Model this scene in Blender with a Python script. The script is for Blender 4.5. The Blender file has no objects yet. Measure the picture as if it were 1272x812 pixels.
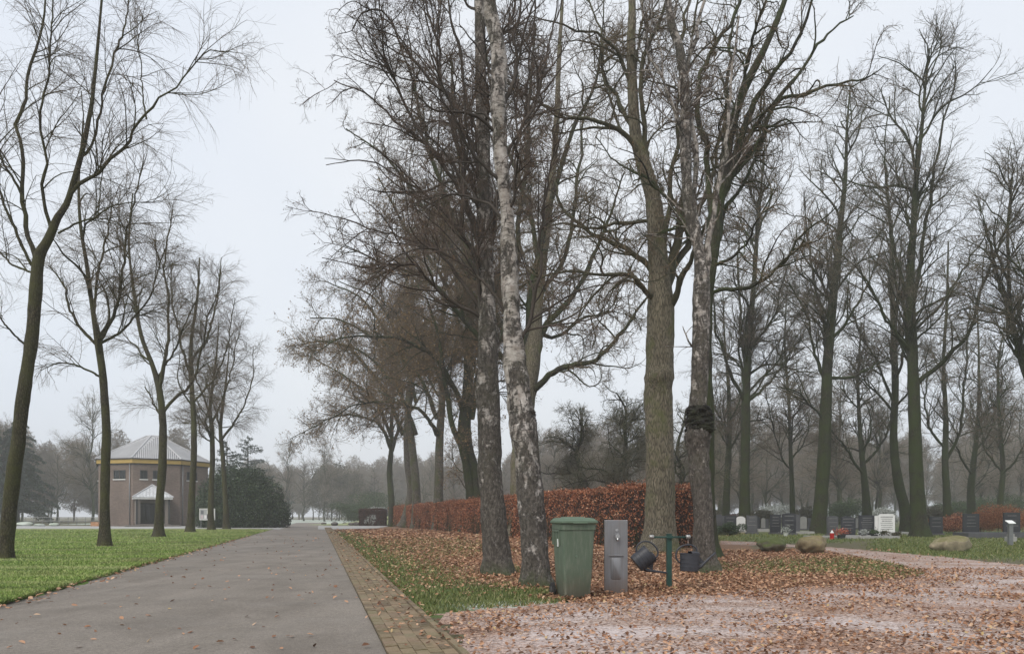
import bpy, math, random
import numpy as np
R = math.radians
F, CAMH, V0, U0 = 920.0, 1.07, 641.0, 636.0
C = bpy.context.scene.collection

def P(u, v, Y):
    return np.array([(u - U0) / F * Y, Y, CAMH - (v - V0) / F * Y])
def Gp(u, v):
    Y = F * CAMH / (v - V0)
    return np.array([(u - U0) / F * Y, Y, 0.0])
def gx(u, Y):
    return (u - U0) / F * Y
def inpoly(x, y, poly):
    ins = np.zeros(x.shape, bool)
    n = len(poly)
    for i in range(n):
        x1, y1 = poly[i][:2]; x2, y2 = poly[(i + 1) % n][:2]
        if y1 == y2: continue
        c = ((y1 > y) != (y2 > y)) & (x < (x2 - x1) * (y - y1) / (y2 - y1) + x1)
        ins ^= c
    return ins

# ------------------------------------------------------------------ objects
def tag(o, label=None, cat=None, group=None, kind=None):
    if label: o['label'] = label
    if cat: o['category'] = cat
    if group: o['group'] = group
    if kind: o['kind'] = kind
    return o
def empty(name, loc, label, cat, group=None, rz=0.0):
    o = bpy.data.objects.new(name, None); C.objects.link(o)
    o.location = [float(a) for a in loc]; o.rotation_euler = (0, 0, rz); o.empty_display_size = .2
    return tag(o, label, cat, group)
def link(name, me, parent=None, loc=None):
    o = bpy.data.objects.new(name, me); C.objects.link(o)
    if parent is not None: o.parent = parent
    if loc is not None: o.location = [float(a) for a in loc]
    return o
def copy_tree(root, loc, rz=0, sc=1.0, label=None, group=None):
    r = root.copy(); C.objects.link(r); r.location = [float(a) for a in loc]
    r.rotation_euler = (0, 0, rz); r.scale = (sc, sc, sc) if not isinstance(sc, tuple) else sc
    if label: r['label'] = label
    if group: r['group'] = group
    for ch in list(root.children):
        c = ch.copy(); C.objects.link(c); c.parent = r
        for g in ch.children:
            d = g.copy(); C.objects.link(d); d.parent = c
    return r

def npmesh(name, blocks, mats, smooth=True):
    """blocks: list of (verts (n,3), faces (m,k), material index)"""
    me = bpy.data.meshes.new(name)
    V = np.concatenate([b[0] for b in blocks]).astype(np.float32)
    me.vertices.add(len(V)); me.vertices.foreach_set('co', V.ravel())
    off = 0; li = []; tot = []; mi = []
    for v, f, m in blocks:
        f = np.asarray(f, np.int64)
        li.append((f + off).ravel()); tot.append(np.full(len(f), f.shape[1])); mi.append(np.full(len(f), m))
        off += len(v)
    li = np.concatenate(li).astype(np.int32); tot = np.concatenate(tot).astype(np.int32); mi = np.concatenate(mi).astype(np.int32)
    me.loops.add(len(li)); me.loops.foreach_set('vertex_index', li)
    st = np.concatenate([[0], np.cumsum(tot)[:-1]]).astype(np.int32)
    me.polygons.add(len(tot)); me.polygons.foreach_set('loop_start', st)
    me.polygons.foreach_set('material_index', mi)
    me.polygons.foreach_set('use_smooth', np.full(len(tot), smooth, bool))
    me.update(calc_edges=True)
    for m in (mats if isinstance(mats, (list, tuple)) else [mats]): me.materials.append(m)
    return me

class MB:
    """collects simple solids in numpy-free lists; build() links them as one mesh object"""
    def __init__(s): s.v = []; s.f = []; s.m = []
    def add(s, vs, fs, m=0):
        o = len(s.v); s.v += [tuple(float(c) for c in p) for p in vs]
        s.f += [tuple(i + o for i in f) for f in fs]; s.m += [m] * len(fs)
    def box(s, x0, x1, y0, y1, z0, z1, m=0, top=None):
        a = [(x0, y0, z0), (x1, y0, z0), (x1, y1, z0), (x0, y1, z0)]
        if top: tx0, tx1, ty0, ty1 = top
        else: tx0, tx1, ty0, ty1 = x0, x1, y0, y1
        b = [(tx0, ty0, z1), (tx1, ty0, z1), (tx1, ty1, z1), (tx0, ty1, z1)]
        s.add(a + b, [(3, 2, 1, 0), (4, 5, 6, 7), (0, 1, 5, 4), (1, 2, 6, 5), (2, 3, 7, 6), (3, 0, 4, 7)], m)
    def tube(s, pts, rads, n=12, m=0, cap=True):
        pts = [np.array(p, float) for p in pts]
        if not hasattr(rads, '__len__'): rads = [rads] * len(pts)
        N = len(pts); ref = None; vs = []
        for i, p in enumerate(pts):
            t = pts[min(i + 1, N - 1)] - pts[max(i - 1, 0)]; t = t / (np.linalg.norm(t) + 1e-9)
            if ref is None:
                ref = np.cross(t, (0, 0, 1) if abs(t[2]) < .9 else (1, 0, 0))
            a = ref - t * ref.dot(t); a /= np.linalg.norm(a); ref = a; b = np.cross(t, a)
            for k in range(n):
                w = 2 * math.pi * k / n
                vs.append(p + (a * math.cos(w) + b * math.sin(w)) * rads[i])
        fs = []
        for i in range(N - 1):
            for k in range(n):
                k2 = (k + 1) % n
                fs.append((i * n + k, i * n + k2, (i + 1) * n + k2, (i + 1) * n + k))
        if cap:
            fs.append(tuple(range(n))[::-1]); fs.append(tuple((N - 1) * n + k for k in range(n)))
        s.add(vs, fs, m)
    def prism(s, poly, y0, y1, m=0):
        """poly in (x,z), extruded along y"""
        n = len(poly)
        vs = [(x, y0, z) for x, z in poly] + [(x, y1, z) for x, z in poly]
        fs = [tuple(range(n)), tuple(range(2 * n - 1, n - 1, -1))]
        for k in range(n):
            k2 = (k + 1) % n; fs.append((k, n + k, n + k2, k2))
        s.add(vs, fs, m)
    def build(s, name, mats, parent=None, smooth=False, bevel=0, loc=None, auto=None):
        me = bpy.data.meshes.new(name); me.from_pydata(s.v, [], s.f)
        me.polygons.foreach_set('material_index', s.m)
        for m in (mats if isinstance(mats, (list, tuple)) else [mats]): me.materials.append(m)
        me.update()
        if smooth: me.polygons.foreach_set('use_smooth', [True] * len(s.f))
        if auto is not None:
            me.polygons.foreach_set('use_smooth', [True] * len(s.f))
            try: me.set_sharp_from_angle(angle=R(auto))
            except Exception: pass
        o = link(name, me, parent, loc)
        if bevel:
            b = o.modifiers.new('bevel', 'BEVEL'); b.width = bevel; b.segments = 2; b.limit_method = 'ANGLE'; b.angle_limit = R(35)
        return o

# ------------------------------------------------------------------ materials
class NT:
    def __init__(s, name):
        s.m = bpy.data.materials.new(name); s.m.use_nodes = True
        s.t = s.m.node_tree; s.t.nodes.clear()
        s.out = s.n('ShaderNodeOutputMaterial'); s.b = s.n('ShaderNodeBsdfPrincipled')
        s.l(s.b.outputs[0], s.out.inputs[0])
        s.b.inputs['Specular IOR Level'].default_value = .3
    def n(s, t, **k):
        x = s.t.nodes.new(t)
        for a, b in k.items(): setattr(x, a, b)
        return x
    def l(s, a, b): s.t.links.new(a, b)
    def co(s, kind='Object', scale=(1, 1, 1), rot=(0, 0, 0)):
        c = s.n('ShaderNodeTexCoord'); mp = s.n('ShaderNodeMapping')
        mp.inputs['Scale'].default_value = scale; mp.inputs['Rotation'].default_value = rot
        s.l(c.outputs[kind], mp.inputs[0]); return mp.outputs[0]
    def noise(s, vec, scale, detail=4, rough=.55, dist=0):
        x = s.n('ShaderNodeTexNoise'); x.inputs['Scale'].default_value = scale; x.inputs['Detail'].default_value = detail
        x.inputs['Roughness'].default_value = rough; x.inputs['Distortion'].default_value = dist
        s.l(vec, x.inputs['Vector']); return x.outputs[0]
    def vor(s, vec, scale, feature='F1', out=0):
        x = s.n('ShaderNodeTexVoronoi', feature=feature); x.inputs['Scale'].default_value = scale
        s.l(vec, x.inputs['Vector']); return x.outputs[out]
    def ramp(s, fac, stops, interp='LINEAR'):
        x = s.n('ShaderNodeValToRGB'); e = x.color_ramp.elements; x.color_ramp.interpolation = interp
        while len(e) > 1: e.remove(e[0])
        for i, (p, c) in enumerate(stops):
            if not hasattr(c, '__len__'): c = (c, c, c)
            q = e[0] if i == 0 else e.new(p)
            q.position = p; q.color = (*c[:3], 1)
        s.l(fac, x.inputs[0]); return x.outputs[0]
    def mix(s, fac, a, b, mode='MIX'):
        x = s.n('ShaderNodeMix', data_type='RGBA', blend_type=mode)
        for sock, val in ((x.inputs[0], fac), (x.inputs[6], a), (x.inputs[7], b)):
            if hasattr(val, 'type') and not isinstance(val, (tuple, float)): s.l(val, sock)
            elif isinstance(val, (int, float)): sock.default_value = val
            else: sock.default_value = (*val[:3], 1)
        return x.outputs[2]
    def math(s, op, a, b=0.0, c=0.0):
        x = s.n('ShaderNodeMath', operation=op)
        for i, val in enumerate((a, b, c)):
            if isinstance(val, (int, float)): x.inputs[i].default_value = val
            else: s.l(val, x.inputs[i])
        return x.outputs[0]
    def attr(s, name):
        x = s.n('ShaderNodeAttribute'); x.attribute_name = name; return x.outputs['Fac']
    def sep(s, vec):
        x = s.n('ShaderNodeSeparateXYZ'); s.l(vec, x.inputs[0]); return x.outputs
    def bump(s, h, strength=.5, dist=.02):
        x = s.n('ShaderNodeBump'); x.inputs['Strength'].default_value = strength; x.inputs['Distance'].default_value = dist
        s.l(h, x.inputs['Height']); s.l(x.outputs[0], s.b.inputs['Normal'])
    def done(s, col=None, rough=.8, metal=0):
        if col is not None:
            if hasattr(col, 'type') and not isinstance(col, tuple): s.l(col, s.b.inputs['Base Color'])
            else: s.b.inputs['Base Color'].default_value = (*col, 1)
        if isinstance(rough, (int, float)): s.b.inputs['Roughness'].default_value = rough
        else: s.l(rough, s.b.inputs['Roughness'])
        s.b.inputs['Metallic'].default_value = metal
        return s.m

def simple(name, col, rough=.7, metal=0, var=.25, scale=8, bump=.15, kind='Object'):
    t = NT(name); v = t.co(kind)
    n = t.noise(v, scale, 5)
    c = t.mix(n, tuple(a * (1 - var) for a in col), tuple(min(1, a * (1 + var)) for a in col))
    if bump: t.bump(t.noise(v, scale * 6, 3), bump, .01)
    return t.done(c, rough, metal)

def bark_mat(name, dark, light, moss, mossamt, crack=9.0, z=.22):
    t = NT(name)
    v = t.co('Object', (1, 1, z)); v2 = t.co('Object')
    a = t.noise(v, crack, 6, .65, .6)
    cr = t.vor(v, crack * 1.5, 'DISTANCE_TO_EDGE')
    base = t.ramp(a, [(.3, dark), (.68, light)])
    crk = t.ramp(cr, [(0, 0.0), (.22, 1.0)])
    base = t.mix(crk, tuple(c * .45 for c in dark), base)
    mn = t.noise(v2, 1.3, 5, .6)
    mm = t.ramp(mn, [(.62 - mossamt * .4, 0.0), (.78 - mossamt * .3, 1.0)])
    x = t.mix(mm, base, moss)
    h = t.math('ADD', t.math('MULTIPLY', cr, .8), a)
    t.bump(h, .9, .03)
    return t.done(x, .9)

def birch_mat(name, dark=.5):
    t = NT(name)
    v = t.co('Object'); vh = t.co('Object', (2.5, 2.5, 12)); vv = t.co('Object', (2.6, 2.6, 1.5))
    white = t.ramp(t.noise(v, 9, 5), [(.3, (.26, .22, .19)), (.7, (.62, .58, .54))])
    lent = t.ramp(t.noise(vh, 2.2, 6, .75, .4), [(.54, 0.0), (.60, .9)])
    col = t.mix(lent, white, (.06, .052, .046))
    rough = t.ramp(t.noise(t.co('Object', (1, 1, .5)), 26, 7, .75), [(.32, (.022, .020, .018)), (.5, (.085, .075, .064)), (.72, (.24, .215, .19))])
    pn = t.noise(vv, 2.2, 9, .78, .4)
    z = t.sep(v)[2]
    # the old bark near the foot is rough and grey, the young bark higher up white
    lim = t.ramp(t.math('MULTIPLY', z, .2), [(0.0, dark + .10), (.22, dark + .07), (.45, dark), (1.0, dark - .03)])
    pat = t.ramp(t.math('ADD', t.math('SUBTRACT', pn, lim), .5), [(.46, 1.0), (.52, 0.0)])
    col = t.mix(pat, col, rough)
    mos = t.ramp(t.math('ADD', t.math('MULTIPLY', z, 1.3), t.math('MULTIPLY', t.noise(v, 5, 6, .7), .9)), [(.38, 1.0), (.80, 0.0)])
    col = t.mix(t.math('MULTIPLY', mos, .8), col, (.045, .070, .018))
    gr = t.ramp(t.noise(v, 1.1, 5, .6), [(.5, 0.0), (.75, .55)])
    col = t.mix(gr, col, (.075, .078, .042))
    t.bump(t.math('ADD', t.noise(v, 24, 8, .75), t.math('MULTIPLY', pat, .7)), 1.0, .035)
    return t.done(col, .88)

def island_mat(name, stops, rough=.75, trans=0.0):
    t = NT(name); g = t.n('ShaderNodeNewGeometry')
    c = t.ramp(g.outputs['Random Per Island'], stops)
    m = t.done(c, rough)
    if trans:
        tr = t.n('ShaderNodeBsdfTranslucent'); t.l(c, tr.inputs[0]); mx = t.n('ShaderNodeMixShader')
        mx.inputs[0].default_value = trans; t.l(t.b.outputs[0], mx.inputs[1]); t.l(tr.outputs[0], mx.inputs[2])
        t.l(mx.outputs[0], t.out.inputs[0])
    return m

M = {}
M['oak'] = bark_mat('oak_bark', (.10, .088, .060), (.30, .265, .195), (.10, .108, .042), .26, 24, .11)
M['oak_dark'] = bark_mat('dark_bark', (.026, .023, .018), (.075, .068, .05), (.036, .048, .016), .62, 10)
M['alder'] = bark_mat('green_grey_bark', (.020, .019, .013), (.062, .057, .039), (.030, .041, .012), .7, 14, .2)
M['lawn_bark'] = bark_mat('olive_bark', (.036, .031, .019), (.095, .081, .050), (.060, .060, .022), .5, 16, .4)
M['pale_bark'] = bark_mat('pale_bark', (.08, .072, .058), (.19, .175, .145), (.06, .07, .03), .4, 12)
M['birch'] = birch_mat('birch_bark', .50)
M['birch_rough'] = birch_mat('rough_birch_bark', .56)
M['twig_oak'] = simple('oak_twig', (.13, .098, .064), .85, var=.5, scale=.8, bump=0)
M['limb_green'] = simple('mossy_limb', (.058, .056, .032), .9, var=.55, scale=1.5, bump=.4)
M['limb_birch'] = simple('birch_limb', (.060, .050, .042), .9, var=.6, scale=2.5, bump=.4)
M['twig_birch'] = simple('birch_twig', (.105, .078, .062), .8, var=.4, scale=.8, bump=0)
M['twig_lawn'] = simple('lawn_tree_twig', (.13, .10, .07), .85, var=.35, scale=.8, bump=0)
M['twig_alder'] = simple('alder_twig', (.115, .096, .068), .85, var=.4, scale=.8, bump=0)
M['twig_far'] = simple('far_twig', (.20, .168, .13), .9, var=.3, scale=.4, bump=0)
M['twig_green'] = simple('lichen_twig', (.15, .145, .095), .9, var=.35, scale=.5, bump=0)

# ------------------------------------------------------------------ branches
def tubes(pts, rad, sides):
    B, N, _ = pts.shape
    t = np.gradient(pts, axis=1); t /= np.linalg.norm(t, axis=2, keepdims=True) + 1e-9
    d = pts[:, -1] - pts[:, 0]; d /= np.linalg.norm(d, axis=1, keepdims=True) + 1e-9
    ax = np.where(np.abs(d[:, 2:3]) < .8, np.array([[0, 0, 1.]]), np.array([[1., 0, 0]]))
    ref = np.cross(d, ax); ref /= np.linalg.norm(ref, axis=1, keepdims=True) + 1e-9
    ref = np.repeat(ref[:, None], N, 1)
    a = ref - t * (ref * t).sum(2, keepdims=True); a /= np.linalg.norm(a, axis=2, keepdims=True) + 1e-9
    b = np.cross(t, a)
    w = np.arange(sides) * 2 * np.pi / sides
    if rad.ndim == 2: rad = rad[:, :, None]
    ring = pts[:, :, None] + (a[:, :, None] * np.cos(w)[None, None, :, None] + b[:, :, None] * np.sin(w)[None, None, :, None]) * rad[..., None]
    V = ring.reshape(-1, 3)
    bi = np.arange(B)[:, None, None] * N * sides; i = np.arange(N - 1)[None, :, None] * sides
    k = np.arange(sides)[None, None]; k2 = (k + 1) % sides
    f = np.stack([bi + i + k, bi + i + k2, bi + i + sides + k2, bi + i + sides + k], -1).reshape(-1, 4)
    return V, f

def resample(pts, rads, n):
    """Catmull-Rom through pts"""
    p = np.asarray(pts, float); r = np.asarray(rads, float)
    q = np.concatenate([p, r[:, None]], 1)
    if len(q) == 2:
        s = np.linspace(0, 1, n)[:, None]; o = q[0] * (1 - s) + q[1] * s
        return o[:, :3], o[:, 3]
    e = np.concatenate([[2 * q[0] - q[1]], q, [2 * q[-1] - q[-2]]])
    fine = []
    for i in range(len(q) - 1):
        p0, p1, p2, p3 = e[i:i + 4]
        for s in np.linspace(0, 1, 12, endpoint=(i == len(q) - 2)):
            fine.append(.5 * ((2 * p1) + (-p0 + p2) * s + (2 * p0 - 5 * p1 + 4 * p2 - p3) * s * s + (-p0 + 3 * p1 - 3 * p2 + p3) * s ** 3))
    fine = np.array(fine)
    L = np.concatenate([[0], np.cumsum(np.linalg.norm(np.diff(fine[:, :3], axis=0), axis=1))])
    s = np.linspace(0, L[-1], n)
    o = np.stack([np.interp(s, L, fine[:, k]) for k in range(4)], 1)
    return o[:, :3], np.maximum(o[:, 3], .002)

def vnoise(rng, shape, gn, ga):
    """smooth noise periodic along second axis: shape (N,S)"""
    N, S = shape
    g = rng.normal(size=(gn + 2, ga))
    y = np.linspace(0, gn, N); x = np.linspace(0, ga, S, endpoint=False)
    yi = np.floor(y).astype(int); yf = y - yi; xi = np.floor(x).astype(int); xf = x - xi
    yf = yf * yf * (3 - 2 * yf); xf = xf * xf * (3 - 2 * xf)
    a = g[yi][:, xi % ga]; b = g[yi][:, (xi + 1) % ga]; c = g[yi + 1][:, xi % ga]; d = g[yi + 1][:, (xi + 1) % ga]
    yf = yf[:, None]; xf = xf[None]
    return (a * (1 - xf) + b * xf) * (1 - yf) + (c * (1 - xf) + d * xf) * yf

def perp(rng, t):
    r = rng.normal(size=t.shape); r -= t * (r * t).sum(1, keepdims=True)
    return r / (np.linalg.norm(r, axis=1, keepdims=True) + 1e-9)

def spawn(rng, par, dens, t0, t1, L, ang, N, wob=.15, trop=(0, 0, 0), rmin=.004, rk=.012, up=0.0, lmin=.5, taperL=.55, cap=None, even=False, flat=0.0):
    pts, rad = par; B, PN, _ = pts.shape
    seg = np.linalg.norm(np.diff(pts, axis=1), axis=2); plen = seg.sum(1)
    cnt = rng.poisson(np.maximum(plen * (t1 - t0) * dens, .0)) if not even else np.maximum(np.round(plen * (t1 - t0) * dens), 1).astype(int)
    idx = np.repeat(np.arange(B), cnt); K = len(idx)
    if K == 0: return np.zeros((0, N, 3)), np.zeros((0, N))
    t = rng.uniform(t0, t1, K); x = t * (PN - 1); i = np.minimum(x.astype(int), PN - 2); f = (x - i)[:, None]
    p = pts[idx, i] * (1 - f) + pts[idx, i + 1] * f
    T = pts[idx, i + 1] - pts[idx, i]; T /= np.linalg.norm(T, axis=1, keepdims=True) + 1e-9
    pr = rad[idx, i] * (1 - f[:, 0]) + rad[idx, i + 1] * f[:, 0]
    A = R(ang) * rng.uniform(.65, 1.3, K)[:, None]
    q = perp(rng, T)
    if flat: q[:, 2] *= (1 - flat); q /= np.linalg.norm(q, axis=1, keepdims=True) + 1e-9
    d = T * np.cos(A) + q * np.sin(A); d[:, 2] += up; d /= np.linalg.norm(d, axis=1, keepdims=True)
    ll = L * (1 - taperL * t) * rng.uniform(lmin, 1.3, K) * np.clip(plen[idx] / (1.25 * L), .4, 1.0)
    if cap is not None: ll = np.minimum(ll, cap)
    out = np.zeros((K, N, 3)); out[:, 0] = p
    tr = np.array(trop, float)[None]
    w = rng.normal(size=(K, 3)) * wob
    for s in range(1, N):
        w = w * .5 + rng.normal(size=(K, 3)) * wob
        d = d + w + tr * (ll[:, None] / (N - 1))
        d /= np.linalg.norm(d, axis=1, keepdims=True)
        out[:, s] = out[:, s - 1] + d * (ll / (N - 1))[:, None]
    r0 = np.minimum(pr * .72, rmin + rk * ll); r0 = np.maximum(r0, rmin)
    s = np.linspace(0, 1, N)[None]
    rr = rmin * .8 + (r0[:, None] - rmin * .8) * (1 - s) ** .9
    return out, np.maximum(rr, rmin * .6)

def leaves_at(rng, pts, n, size, spread=.05):
    """little folded quads near the given points"""
    k = rng.integers(0, len(pts), n); c = pts[k] + rng.normal(size=(n, 3)) * spread
    return quads(rng, c, size)
def quads(rng, c, size, normal=None, jit=1.0, asp=.6, fold=.25):
    n = len(c)
    a = rng.normal(size=(n, 3)); a /= np.linalg.norm(a, axis=1, keepdims=True)
    if normal is not None:
        nn = normal + rng.normal(size=(n, 3)) * jit; nn /= np.linalg.norm(nn, axis=1, keepdims=True)
        a = a - nn * (a * nn).sum(1, keepdims=True); a /= np.linalg.norm(a, axis=1, keepdims=True); b = np.cross(nn, a)
    else:
        b = np.cross(a, rng.normal(size=(n, 3))); b /= np.linalg.norm(b, axis=1, keepdims=True); nn = np.cross(a, b)
    s = (np.asarray(size) * rng.uniform(.6, 1.3, n))[:, None] * .5
    fo = nn * s * fold * rng.uniform(.3, 2, n)[:, None]
    v = np.stack([c - a * s, c + b * s * asp + fo, c + a * s, c - b * s * asp + fo], 1)
    tri = np.arange(n)[:, None] * 4
    f = np.concatenate([tri + np.array([[0, 1, 2]]), tri + np.array([[0, 2, 3]])], 0)
    return v.reshape(-1, 3), f

def trunk_block(rng, pts, rads, sides=20, n=60, flare=.5, bump=.05, burrs=(), lobes=5, fh=.35):
    p, r = resample(pts, rads, n)
    ang = np.arange(sides) * 2 * np.pi / sides
    h = p[:, 2] - p[0, 2]
    rr = r[:, None] * np.ones(sides)[None]
    ph = rng.uniform(0, 6.28)
    fl = flare * np.exp(-np.maximum(h, 0) / fh)[:, None]
    rr = rr * (1 + fl * (1 + .55 * np.cos(lobes * ang + ph + .6 * np.cos(ang))[None]))
    rr = rr * (1 + bump * vnoise(rng, (n, sides), max(6, int(h[-1] * 2.2)), 5) + bump * .5 * vnoise(rng, (n, sides), max(10, int(h[-1] * 6)), 9))
    if sides >= 36: rr = rr * (1 + .018 * vnoise(rng, (n, sides), int(h[-1] * 14), 17))
    for bh, ba, bs, bamp in burrs:
        da = (ang - ba + np.pi) % (2 * np.pi) - np.pi
        g = np.exp(-((h[:, None] - bh) / bs) ** 2 - (da[None] / 1.1) ** 2)
        rr = rr + bamp * g * (1 + .35 * rng.normal(size=rr.shape))
    V, f = tubes(p[None], rr[None], sides)
    # close the top
    top = len(V); V = np.concatenate([V, p[-1:] + 0.0])
    ring = (n - 1) * sides + np.arange(sides)
    f3 = np.stack([ring, np.roll(ring, -1), np.full(sides, top)], 1)
    return (V, f, 0), (V[:0], f3, 0), p, r, f3, V

def make_tree(name, label, base, trunk, limbs, levels, mt, mtw, seed, group=None, leaf=None, sides=20, flare=.5, bump=.05,
              burrs=(), cat='tree', mlimb=None, trunk_parent=None, fh=.35, tn=60, limbside=8, limbk=.70, crook=.065):
    """trunk: list (pos3, r); limbs: list of lists; positions in world coordinates, base = world base"""
    rng = np.random.default_rng(seed)
    base = np.asarray(base, float)
    root = empty(name, base, label, cat, group)
    tp = np.array([q[0] for q in trunk]) - base; trr = [q[1] for q in trunk]
    _, _, p, r, f3, V = trunk_block(rng, tp, trr, sides, tn, flare, bump, burrs, fh=fh)
    fq = tubes(p[None], r[None], sides)[1]
    me = npmesh('trunk', [(V, np.clip(fq, 0, len(V) - 1), 0)], mt)
    link('trunk', me, root)
    blocks = []
    L0 = []
    for lb in limbs:
        q, rr = resample(np.array([a[0] for a in lb]) - base, [a[1] * limbk * (1 - .4 * i / len(lb)) for i, a in enumerate(lb)], 26)
        ll = np.linalg.norm(np.diff(q, axis=0), axis=1).sum()
        e = np.cumsum(rng.normal(size=(26, 3)), 0); e -= np.linspace(0, 1, 26)[:, None] * e[-1]
        q = q + e * min(.9, ll / 9) * crook * np.sin(np.linspace(0, np.pi, 26))[:, None] ** .5
        rr[1:] *= 1 + rng.normal(size=25) * .06
        L0.append((q, rr))
    P0 = np.array([a[0] for a in L0]) if L0 else np.zeros((0, 26, 3)); R0 = np.array([a[1] for a in L0]) if L0 else np.zeros((0, 26))
    if trunk_parent:
        tpp, tpr = resample(p, r, 18)
        a, b = spawn(rng, (tpp[None], tpr[None]), N=26, **trunk_parent)
        P0 = np.concatenate([P0, a]); R0 = np.concatenate([R0, b])
    if len(P0):
        v, f = tubes(P0, R0, limbside); blocks.append((v, f, 0))
    cur = (P0, R0); every = [cur]
    for k, lv in enumerate(levels):
        lv = dict(lv); sd = lv.pop('sides', 4); src = lv.pop('src', None); 
        par = cur if src is None else every[src]
        cur = spawn(rng, par, **lv)
        every.append(cur)
        if len(cur[0]):
            v, f = tubes(cur[0], cur[1], sd); blocks.append((v, f, 1 if k > 0 else 0))
    link('crown', npmesh('crown', blocks, [mlimb or mtw, mtw]), root)
    if leaf:
        n, size, mat = leaf
        pool = cur[0][:, -2:].reshape(-1, 3)
        if len(leaf) > 3: pool = pool[leaf[3](pool + base)]
        if len(pool):
            v, f = leaves_at(rng, pool, n, size, .03)
            link('leaves', npmesh('leaves', [(v, f, 0)], mat, False), root)
    return root

def ip(lst, Y, dy=0.0, mul=1.0):
    """(u,v,width_px) list read at distance Y, drifting dy in depth -> world points + radii"""
    n = len(lst); out = []
    for i, (u, v, w) in enumerate(lst):
        y = Y + dy * (i / max(1, n - 1)) ** 1.2
        out.append((P(u, v, y), max(.006, w * .5 * y / F * mul)))
    return out

# ================================================================== camera, light, air
sc = bpy.context.scene
cam = bpy.data.cameras.new('camera'); co = bpy.data.objects.new('camera', cam); C.objects.link(co)
cam.sensor_width = 36; cam.lens = 36 * F / 1272; cam.shift_y = (V0 - 406) / 1272; cam.clip_end = 3000; cam.clip_start = .05
co.location = (0, 0, CAMH); co.rotation_euler = (R(90), 0, 0); sc.camera = co
sc.view_settings.view_transform = 'Standard'; sc.view_settings.look = 'None'
sc.view_settings.exposure = 0.63; sc.view_settings.gamma = 1.0
sc.render.engine = 'CYCLES'
sc.cycles.use_denoising = True; sc.cycles.max_bounces = 5; sc.cycles.diffuse_bounces = 3; sc.cycles.volume_bounces = 1
sc.cycles.transparent_max_bounces = 4; sc.cycles.sample_clamp_indirect = 4
w = bpy.data.worlds.new('World'); sc.world = w; w.use_nodes = True
nt = w.node_tree; nt.nodes.clear()
wo = nt.nodes.new('ShaderNodeOutputWorld'); bg = nt.nodes.new('ShaderNodeBackground'); sky = nt.nodes.new('ShaderNodeTexSky')
SUN_EL, SUN_AZ = 48, -150     # azimuth measured from +Y (view direction), clockwise
sky.sky_type = 'NISHITA'; sky.sun_disc = False; sky.sun_elevation = R(SUN_EL); sky.sun_rotation = R(SUN_AZ); sky.air_density = 1.5; sky.dust_density = 5; sky.ozone_density = 2
mx = nt.nodes.new('ShaderNodeMix'); mx.data_type = 'RGBA'; mx.inputs[0].default_value = .86
mx.inputs[7].default_value = (6.0, 6.2, 6.5, 1)
tcw = nt.nodes.new('ShaderNodeTexCoord'); cl = nt.nodes.new('ShaderNodeTexNoise'); cl.inputs['Scale'].default_value = 1.6; cl.inputs['Detail'].default_value = 3
nt.links.new(tcw.outputs['Generated'], cl.inputs['Vector'])
cr = nt.nodes.new('ShaderNodeValToRGB'); cr.color_ramp.elements[0].position = .3; cr.color_ramp.elements[0].color = (.87, .92, 1.01, 1)
cr.color_ramp.elements[1].position = .7; cr.color_ramp.elements[1].color = (1.07, 1.06, 1.04, 1)
mm = nt.nodes.new('ShaderNodeMix'); mm.data_type = 'RGBA'; mm.blend_type = 'MULTIPLY'; mm.inputs[0].default_value = 1
nt.links.new(cl.outputs[0], cr.inputs[0])
nt.links.new(sky.outputs[0], mx.inputs[6]); nt.links.new(mx.outputs[2], mm.inputs[6]); nt.links.new(cr.outputs[0], mm.inputs[7])
nt.links.new(mm.outputs[2], bg.inputs[0]); bg.inputs[1].default_value = .1
nt.links.new(bg.outputs[0], wo.inputs[0])
sl = bpy.data.lights.new('sun', 'SUN'); sl.energy = 1.5; sl.angle = R(25); sl.color = (1, .94, .86)
so = bpy.data.objects.new('sun', sl); C.objects.link(so)
az = R(SUN_AZ); so.rotation_euler = (R(90 - SUN_EL), 0, math.pi - az)

HAZE_D = .0013
mb = MB(); mb.box(-520, 420, -60, 620, -1.0, 34)
hm = bpy.data.materials.new('haze'); hm.use_nodes = True; ht = hm.node_tree; ht.nodes.clear()
ho = ht.nodes.new('ShaderNodeOutputMaterial'); hv = ht.nodes.new('ShaderNodeVolumePrincipled')
hv.inputs['Density'].default_value = HAZE_D; hv.inputs['Color'].default_value = (.93, .93, .93, 1); hv.inputs['Anisotropy'].default_value = .2
ht.links.new(hv.outputs[0], ho.inputs['Volume'])
hz = mb.build('haze', hm); tag(hz, 'thin grey winter mist over the cemetery', 'mist', kind='stuff')

# ================================================================== ground
rng = np.random.default_rng(7)
RD = np.array([-.261, 1.0]); RD /= np.linalg.norm(RD); RN = np.array([RD[1], -RD[0]])      # along / right of the road
ROADROT = math.atan2(.261, 1.0)
def road_edge(k, Y):       # k metres to the right of the line through the road's right edge
    p0 = np.array([-.98, 5.76]) + RN * k
    return p0 + RD * ((Y - p0[1]) / RD[1])
ROAD_W = 4.15
def sm(x, a, b):
    t = np.clip((x - a) / (b - a), 0, 1); return t * t * (3 - 2 * t)
def ell(u, v, cu, cv, ru, rv):
    return 1 - sm(np.sqrt(((u - cu) / ru) ** 2 + ((v - cv) / rv) ** 2), .6, 1.15)
def uv_of(x, y):
    y = np.maximum(y, .5); return U0 + F * x / y, V0 + F * CAMH / y
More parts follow.
